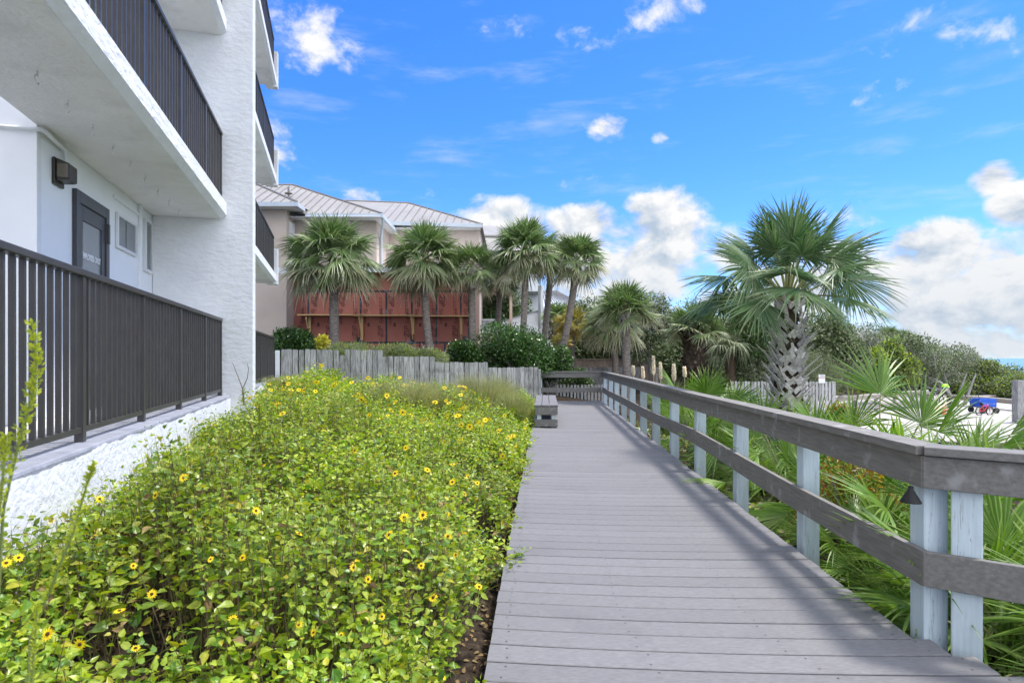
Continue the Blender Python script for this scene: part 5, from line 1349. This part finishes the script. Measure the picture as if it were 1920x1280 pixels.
def weeds():
    r_ = np.random.default_rng(8)
    def stalk(label, pts, wid, n, size):
        pts = np.array(pts); t = empty('goldenrod', pts[0], label, 'wildflower', 'goldenrod stalks in front')
        k = np.linspace(0, 1, len(pts)); kk = np.linspace(0, 1, 30); c = np.stack([np.interp(kk, k, pts[:, q]) for q in range(3)], -1)
        m = MB(); m.tube(c, np.linspace(.0032, .0012, 30), 6); m.build('stem', M['greenstem'], t, smooth=True)
        f = r_.uniform(.30, 1, n); p = np.stack([np.interp(f, kk, c[:, q]) for q in range(3)], -1)
        d = rand_dir(n, r_); d[:, 2] = abs(d[:, 2]) * .6
        m = MB(); leaves(m, p + d * wid * r_.uniform(0, 1, (n, 1)) * (1.1 - f[:, None] * .75), d + [0, 0, .5], rand_dir(n, r_), size, .5, 0, .1, False); m.build('buds', M['goldenrod'], t)
    g = lambda px, py, Y: P(px, py, Y)
    stalk('tall blurred goldenrod spike at the left edge before the railing', [(-.98, 1.12, .35), g(5, 960, 1.12), g(35, 830, 1.12), g(62, 740, 1.12), g(70, 680, 1.12), g(60, 605, 1.12)], .015, 420, .010)
    stalk('short goldenrod spike at the extreme left edge', [(-1.0, 1.1, .35), g(-8, 1010, 1.1), g(3, 920, 1.1), g(9, 850, 1.1), g(11, 815, 1.1)], .014, 240, .010)
    stalk('leaning goldenrod stem crossing the near leaves', [(-1.0, 1.25, .3), g(55, 1200, 1.25), g(100, 1090, 1.25), g(140, 990, 1.25), g(165, 900, 1.25), g(178, 868, 1.25)], .007, 260, .011)
    stalk('faint goldenrod tip at the bottom left', [(-.9, 1.2, .3), g(60, 1280, 1.2), g(66, 1200, 1.2), g(70, 1130, 1.2)], .008, 150, .010)
    # the bare forked stem against the fin wall
    Y = 8.2; t = empty('bare_stem', P(456, 745, Y), 'bare forked dark stem standing against the white fin wall', 'plant')
    m = MB(); m.tube([P(457, 760, Y), P(456, 735, Y), P(455, 729, Y)], [.012, .009, .007], 6); m.tube([P(455, 729, Y), P(446, 705, Y), P(440, 690, Y), P(436, 680, Y)], [.006, .005, .004, .003], 6); m.tube([P(455, 729, Y), P(464, 708, Y), P(466, 690, Y), P(463, 680, Y)], [.006, .005, .004, .003], 6); m.build('stem', M['stem'], t, smooth=True)
    m = MB(); n = 26; f = r_.uniform(0, 1, n)[:, None]; p = P(457, 758, Y) * (1 - f) + P(455, 732, Y) * f; leaves(m, p, rand_dir(n, r_), rand_dir(n, r_), .07, .25, 0, .1, False); m.build('leaves', M['flowerleaf'], t)
    # small yellow-green shrub at the fence and a dark weed
    def upright(label, px, ytop, ybot, Y, halfpx, n, mat, size, cat='shrub', nm='leafy_weed'):
        b = P(px, ybot, Y); t = empty(nm, b, label, cat)
        H = (ybot - ytop) / F * Y; W = halfpx / F * Y; k = 26
        p0 = np.tile(b, (k, 1)) + r_.normal(0, .05, (k, 3)) * [1, 1, 0]; p2 = b + np.stack([r_.normal(0, W * .5, k), r_.normal(0, W * .5, k), H * r_.uniform(.5, 1, k)], -1); p1 = (p0 + p2) / 2 + [0, 0, H * .15]
        m = MB(); strips(m, p0, p1, p2, .012); m.build('stems', M['greenstem'], t)
        i = r_.integers(0, k, n); f = r_.uniform(.3, 1, (n, 1)); p = (1 - f) ** 2 * p0[i] + 2 * f * (1 - f) * p1[i] + f * f * p2[i]
        d = rand_dir(n, r_) + [0, 0, .5]; m = MB(); leaves(m, p, d, rand_dir(n, r_) + [0, -.3, .6], size * r_.uniform(.6, 1.2, n), .35, 0, .1, False); m.build('leaves', M[mat], t)
    upright('bright green upright weed shrub against the stepped picket fence', 617, 690, 740, 17.0, 42, 2600, 'yellowgreen', .07)
    upright('dark feathery weed rising from the bed left of the tan grass', 675, 725, 785, 12.8, 22, 900, 'olive', .07)
    upright('thin dark weed against the fence, right of the green weed shrub', 738, 700, 745, 17.2, 10, 300, 'olive', .08)
weeds()

def grass_clump(label, px, py0, Y, half, hgt, n, mats, seed, fountain=.7, zb=None):
    r_ = np.random.default_rng(seed); x = sx(px, Y); z = float(ground_z(x, Y)) if zb is None else zb
    b = np.array([x, Y, z]); t = empty('bunch_grass', b, label, 'grass', 'bunch grasses in the bed')
    H = (sz(py0, Y) - z) * 1.2; W = half / F * Y
    m = MB()
    for mi in range(len(mats)):
        k = n // len(mats); az = r_.uniform(0, 6.28, k); rr = np.sqrt(r_.uniform(0, 1, k)) * W * .45; o = np.stack([np.cos(az) * rr, np.sin(az) * rr, 0 * az], -1)
        p0 = b + o; out = r_.uniform(.15, 1, k)[:, None] * fountain * W; dr = unit(o + r_.normal(0, .02, (k, 3)) * [1, 1, 0]); hh = H * r_.uniform(.55, 1.05, (k, 1))
        p1 = p0 + dr * out * .25 + [0, 0, 1] * hh * .75; p2 = p0 + dr * out + [0, 0, 1] * hh * (1 - .35 * (out / (fountain * W + 1e-6)) ** 2)
        strips(m, p0, p1, p2, .007, mi)
    m.build('blades', [M[q] for q in mats], t)
def grasses():
    grass_clump('big arching bunch grass at the fence beside the bench', 905, 712, 15.4, 76, 1, 3000, ('grass', 'drygrass'), 1, .85)
    grass_clump('dark bushy grass mound touching the bench', 960, 745, 14.0, 42, 1, 1600, ('grass', 'grass'), 2, .9)
    grass_clump('fine tan grass in the middle of the bed', 760, 722, 12.6, 75, 1, 2600, ('drygrass', 'grass'), 3, 1.0)
    grass_clump('fine tan grass right of the middle of the bed', 825, 731, 12.8, 60, 1, 2000, ('drygrass', 'grass'), 4, 1.0)
    grass_clump('soft pale grass beside the fin wall foot', 545, 712, 14.6, 62, 1, 2600, ('drygrass', 'grass'), 5, 1.0)
    grass_clump('soft pale grass left, below the far terrace railing', 500, 712, 14.0, 40, 1, 1500, ('drygrass', 'grass'), 6, 1.0)
    # pampas plumes
    r_ = np.random.default_rng(4); Y = 15.5
    t = empty('pampas_grass', (sx(1250, Y), Y, float(ground_z(sx(1250, Y), Y))), 'pampas grass with cream plumes behind the walkway rail', 'grass')
    m = MB(); k = 400; b = np.array([sx(1255, Y), Y, float(ground_z(sx(1255, Y), Y))]); az = r_.uniform(0, 6.28, k); o = np.stack([np.cos(az), np.sin(az), 0 * az], -1)
    out = r_.uniform(.2, .9, (k, 1)); strips(m, b + o * .25 * r_.uniform(0, 1, (k, 1)), b + o * out * .35 + [0, 0, 1.2], b + o * out + [0, 0, 1] * r_.uniform(.6, 1.5, (k, 1)), .012); m.build('blades', M['palmetto'], t)
    for px, y0, y1, wd in ((1226, 670, 704, 2.2), (1239, 682, 712, 2.2), (1264, 685, 715, 4.5), (1206, 690, 712, 2.4), (1188, 688, 705, 1.4), (1284, 690, 708, 3.5)):
        n = 420; f = r_.uniform(0, 1, n); c = P(px, y1, Y)[None] * (1 - f[:, None]) + P(px - 1, y0, Y)[None] * f[:, None]
        d = rand_dir(n, r_) * [1, 1, .3]; w = wd / F * Y * (np.clip(f, 0, 1) ** .35 * (1 - np.clip(f, 0, 1)) ** .75 * 1.6)[:, None]
        m = MB(); leaves(m, c + d * w * .5, d + [0, 0, 1.2], rand_dir(n, r_), .07, .25, 0, .1, False); m.tube([P(px, 745, Y), P(px, y1, Y), P(px - .8, y0 + 4, Y)], .006, 5); m.build('plume', M['plume'], t)
grasses()

# ---- shrubs, scrub and trees
def shrub(name, label, cat, px, ytop, ybot, Y, half, mat, leaf=.09, n=5000, depth=.8, lobes=9, wid=.5, seed=0, trunk=None, flat=1., twigs=0, zb=None, group=None, hollow=.55):
    r_ = np.random.default_rng(seed + int(px)); n = int(n * (1.6 if Y < 25 else 1.9)); leaf = leaf * (1.15 if Y < 25 else 1.6); twigs = twigs // 2; ytop = ytop - (14 if px > 1350 and Y > 20 else 4); W = half / F * Y; zt = sz(ytop, Y); z0 = sz(ybot, Y) if zb is None else zb
    H = zt - z0; b = np.array([sx(px, Y), Y, z0]); t = empty(name, b, label, cat, group)
    C, Rd = [], []
    for i in range(lobes):
        a = r_.uniform(-1, 1); c = b + np.array([a * W * .68, r_.uniform(-.6, .6) * W * depth, H * (r_.uniform(.3, .84) * (1 - .22 * a * a))])
        C.append(c); Rd.append(np.array([W * r_.uniform(.30, .46), W * depth * r_.uniform(.3, .46), H * r_.uniform(.22, .34)]) )
    C.append(b + [0, 0, H * .62]); Rd.append(np.array([W * .55, W * depth * .5, H * .38]))
    C, Rd = np.array(C), np.array(Rd)
    i = r_.integers(0, len(C), n); d = rand_dir(n, r_); rad = r_.uniform(hollow, 1.04, (n, 1)) ** .6
    p = C[i] + d * Rd[i] * rad + r_.normal(0, leaf * .5, (n, 3))
    p[:, 2] = np.maximum(p[:, 2], z0 + .02)
    k = p[:, 2] < zt + leaf; p, d = p[k], d[k]; n = len(p)
    m = MB(); mats = mat if isinstance(mat, tuple) else (mat,)
    which = r_.integers(0, len(mats), n)
    for q in range(len(mats)):
        g = which == q; leaves(m, p[g], rand_dir(g.sum(), r_) + d[g] * .7 + [0, 0, .25], rand_dir(g.sum(), r_) * .8 + d[g] * .7 + [0, 0, .5], leaf * r_.uniform(.6, 1.3, g.sum()), wid, q, .12, False)
    m.build('foliage' if cat != 'tree' else 'crown', [M[q] for q in mats], t)
    m = MB(); k = 10
    for j in range(min(len(C), 9)):
        q = C[j]; o = b + np.array([r_.normal(0, W * .12), r_.normal(0, W * .1), -.1]); mid = (o + q) / 2 + r_.normal(0, W * .1, 3)
        m.tube([o, mid, q, q + (q - mid) * .4], [.035 * W + .015, .025 * W + .01, .015 * W + .006, .004], 6)
    if twigs:
        s = r_.integers(0, len(C), twigs); q = C[s] + rand_dir(twigs, r_) * Rd[s] * r_.uniform(.3, .8, (twigs, 1)); e = q + (rand_dir(twigs, r_) + unit(q - b) * .8) * r_.uniform(.2, .6, (twigs, 1)) * (leaf * 6)
        strips(m, q, (q + e) / 2 + r_.normal(0, .05, (twigs, 3)), e, .014)
    m.build('trunk' if cat == 'tree' else 'branches', M['bark'] if not twigs else M['twig'], t)
    return t
def greenery():
    S = shrub
    S('bush', 'large glossy dark green bush behind the fence end, under the tall palms', 'bush', 972, 610, 712, 22.6, 92, ('darkshrub', 'darkshrub'), .085, 11000, lobes=13, wid=.5, seed=1)
    S('bush', 'dark green bush spilling right of the stepped fence end', 'bush', 1030, 655, 745, 22.4, 42, 'darkshrub', .09, 5000, seed=2)
    S('bush', 'dark bush between condominium and red wall behind the fence', 'bush', 552, 622, 670, 22.5, 44, 'darkshrub', .10, 4500, seed=3)
    S('bush', 'small dark bush at the right end of the red wall', 'bush', 868, 645, 690, 22.2, 30, 'darkshrub', .09, 3200, seed=4)
    S('bush', 'small bright yellow bush topping the fence near the leftmost palm', 'bush', 605, 634, 662, 20.5, 10, 'yellowbush', .09, 500, seed=5, lobes=4)
    for i, (px, yt, half, lab) in enumerate(((640, 646, 62, 'left part of the gray green vine mound topping the stepped fence'), (735, 648, 52, 'middle gray green vine mound topping the stepped fence'), (800, 658, 42, 'right gray green vine mound dipping with the fence steps'))):
        S('vine_mound', lab, 'vine', px, yt, 690, 19.6, half, ('graygreen', 'olive', 'yellowgreen'), .055, 6000, lobes=12, wid=.3, seed=20 + i, twigs=300)
    # beyond the cross rail
    S('bush', 'shadowy greenery behind the porch columns', 'bush', 930, 548, 640, 36.2, 62, ('oak', 'darkshrub', 'olive'), .12, 5000, seed=44, lobes=12)
    S('bush', 'low leafy bush under the far cross rail', 'bush', 1085, 697, 740, 24.2, 40, ('darkshrub', 'olive'), .08, 3000, seed=6)
    S('oak_tree', 'dark oak backing the twin palms above the plank fence', 'tree', 1110, 560, 690, 36, 85, ('oak', 'olive'), .12, 9000, seed=7, lobes=13)
    S('oak_tree', 'crooked oak with bare gray trunks right of the full low palm', 'tree', 1225, 560, 695, 30, 62, ('oak', 'olive', 'graygreen'), .09, 4200, seed=8, lobes=11, twigs=500, hollow=.2)
    S('bush', 'shadowy undergrowth behind the brown plank fence', 'bush', 1150, 630, 700, 37, 110, ('oak', 'darkshrub'), .12, 8000, seed=9, lobes=14)
    S('oak_tree', 'twiggy grayish oak above the shaggy palm', 'tree', 1290, 560, 700, 34, 60, ('graygreen', 'oak'), .08, 2600, seed=10, twigs=900, hollow=.2)
    S('bush', 'dense dark undergrowth around the shaggy palm', 'bush', 1300, 625, 715, 27, 75, ('oak', 'olive'), .10, 7000, seed=11, lobes=12)
    S('seagrape_tree', 'dark rounded tree directly left of the big palm trunk', 'tree', 1405, 572, 700, 22, 62, ('darkshrub', 'oak', 'olive'), .10, 8500, seed=12, lobes=13)
    S('bush', 'gray green bush at the foot of that dark tree', 'bush', 1400, 668, 735, 21.9, 60, ('graygreen', 'olive'), .07, 6000, seed=13, lobes=10)
    S('shrub_tree', 'gray green leafy tree directly right of the big palm trunk', 'tree', 1560, 598, 725, 26, 62, ('olive', 'graygreen', 'oak'), .10, 9000, seed=14, lobes=14)
    S('bush', 'low gray green mound behind the notice sign', 'bush', 1540, 668, 745, 22.8, 72, ('graygreen', 'olive'), .06, 8000, seed=15, lobes=12, wid=.3)
    S('scrub', 'gray leafless scrub right of the leafy tree', 'scrub', 1630, 622, 725, 32, 62, ('olive', 'oak', 'graygreen'), .07, 3200, seed=16, twigs=1800, lobes=12, hollow=.3)
    S('bush', 'upper yellow green bush on the dune slope', 'bush', 1678, 650, 725, 30, 34, ('yellowgreen', 'olive'), .09, 4200, seed=17)
    S('bush', 'lower yellow green bush left of the upper one', 'bush', 1632, 672, 738, 28.5, 34, ('yellowgreen', 'yellowgreen', 'olive'), .09, 4500, seed=18)
    S('bush', 'small yellow green bush near the lot railing', 'bush', 1588, 684, 735, 27, 22, ('yellowgreen', 'olive'), .08, 2200, seed=19)
    S('scrub_oak', 'dark scrub oak under the dune ridge palms', 'bush', 1700, 640, 740, 36, 62, ('oak', 'olive', 'graygreen'), .10, 7000, seed=30, lobes=12)
    S('scrub_oak', 'wind shaped scrub behind the twisted tree', 'bush', 1772, 658, 748, 37, 75, ('olive', 'graygreen', 'oak'), .09, 8000, seed=31, lobes=13, twigs=900)
    S('scrub_oak', 'sloping scrub descending toward the sea', 'bush', 1850, 692, 760, 36, 62, ('olive', 'graygreen', 'yellowgreen'), .09, 6500, seed=32, lobes=12, twigs=500)
    S('scrub_oak', 'low scrub at the right edge before the sea', 'bush', 1915, 714, 765, 34, 48, ('olive', 'graygreen', 'yellowgreen'), .09, 4500, seed=33, lobes=10)
    S('twisted_tree', 'twisted gray tree with forked bare trunks at the corner of the lot', 'tree', 1772, 664, 735, 31.2, 70, ('graygreen', 'olive', 'oak'), .07, 3400, seed=34, twigs=1600, lobes=12, hollow=.25)
    r_ = np.random.default_rng(2)
    Y = 30.8; t = empty('forked_trunk', P(1790, 775, Y), 'forked pale trunks standing at the bend of the lot railing', 'tree')
    m = MB()
    for px0, px1, px2 in ((1784, 1782, 1770), (1793, 1795, 1812), (1800, 1812, 1830)):
        m.tube([P(px0, 782, Y), P(px1, 748, Y), P((px1 + px2) / 2, 722, Y), P(px2, 700, Y)], [.10, .085, .06, .03], 8)
    m.build('trunk', M['bark'], t, smooth=True)
    S('scrub_band', 'dark far scrub filling the dune behind the lot railing', 'bush', 1800, 690, 770, 40, 150, ('oak', 'olive'), .13, 9000, seed=35, lobes=16)
    S('scrub_band', 'far scrub behind the leafy tree and gray scrub', 'bush', 1560, 640, 730, 38, 110, ('oak', 'olive'), .13, 8000, seed=36, lobes=14)
    S('scrub_band', 'far low scrub between the shaggy palm and the big palm', 'bush', 1380, 620, 720, 36, 110, ('oak', 'graygreen'), .13, 8000, seed=37, lobes=14)
    # reddish ground plants beyond the rail and low ground cover
    S('turning_plant', 'low plant with orange and yellow leaves beyond the upper rail', 'plant', 1600, 850, 905, 5.9, 90, ('redleaf', 'redleaf', 'yellowgreen'), .05, 1500, seed=40, zb=float(ground_z(3.3, 5.9)) + .05, lobes=9)
    S('turning_plant', 'orange leaved plant at the end of the spaced picket fence', 'plant', 1572, 764, 805, 11.5, 30, ('redleaf', 'yellowgreen'), .06, 1200, seed=41, lobes=7)
    m = MB(); n = 16000; y = r_.uniform(1.5, 18, n); x = XR(y) + .12 + r_.uniform(0, 1, n) ** 1.2 * (1.0 + .35 * y); z = ground_z(x, y) + r_.uniform(.0, .16, n) * (1 + .5 * fn(x, y, 1.5))
    g = r_.integers(0, 3, n)
    for q in range(3): leaves(m, np.stack([x, y, z], -1)[g == q], rand_dir((g == q).sum(), r_) * [1, 1, .5], rand_dir((g == q).sum(), r_) * .6 + [0, 0, 1], .055, .7, q, .1, True)
    k = 3000; y = r_.uniform(2, 16, k); x = XR(y) + .1 + r_.uniform(0, 1, k) * (1 + .3 * y); p0 = np.stack([x, y, ground_z(x, y) + .02], -1); d = rand_dir(k, r_) * [1, 1, .12]; d[:, 2] = abs(d[:, 2]); strips(m, p0, p0 + d * .2 + [0, 0, .06], p0 + d * .42, .014, 3)
    o = m.build('ground_cover', [M['litter'], M['olive'], M['flowerleaf'], M['litter']]); tag(o, 'low leaves and fallen fronds under the palmettos beyond the rail', 'ground cover', kind='stuff')
greenery()
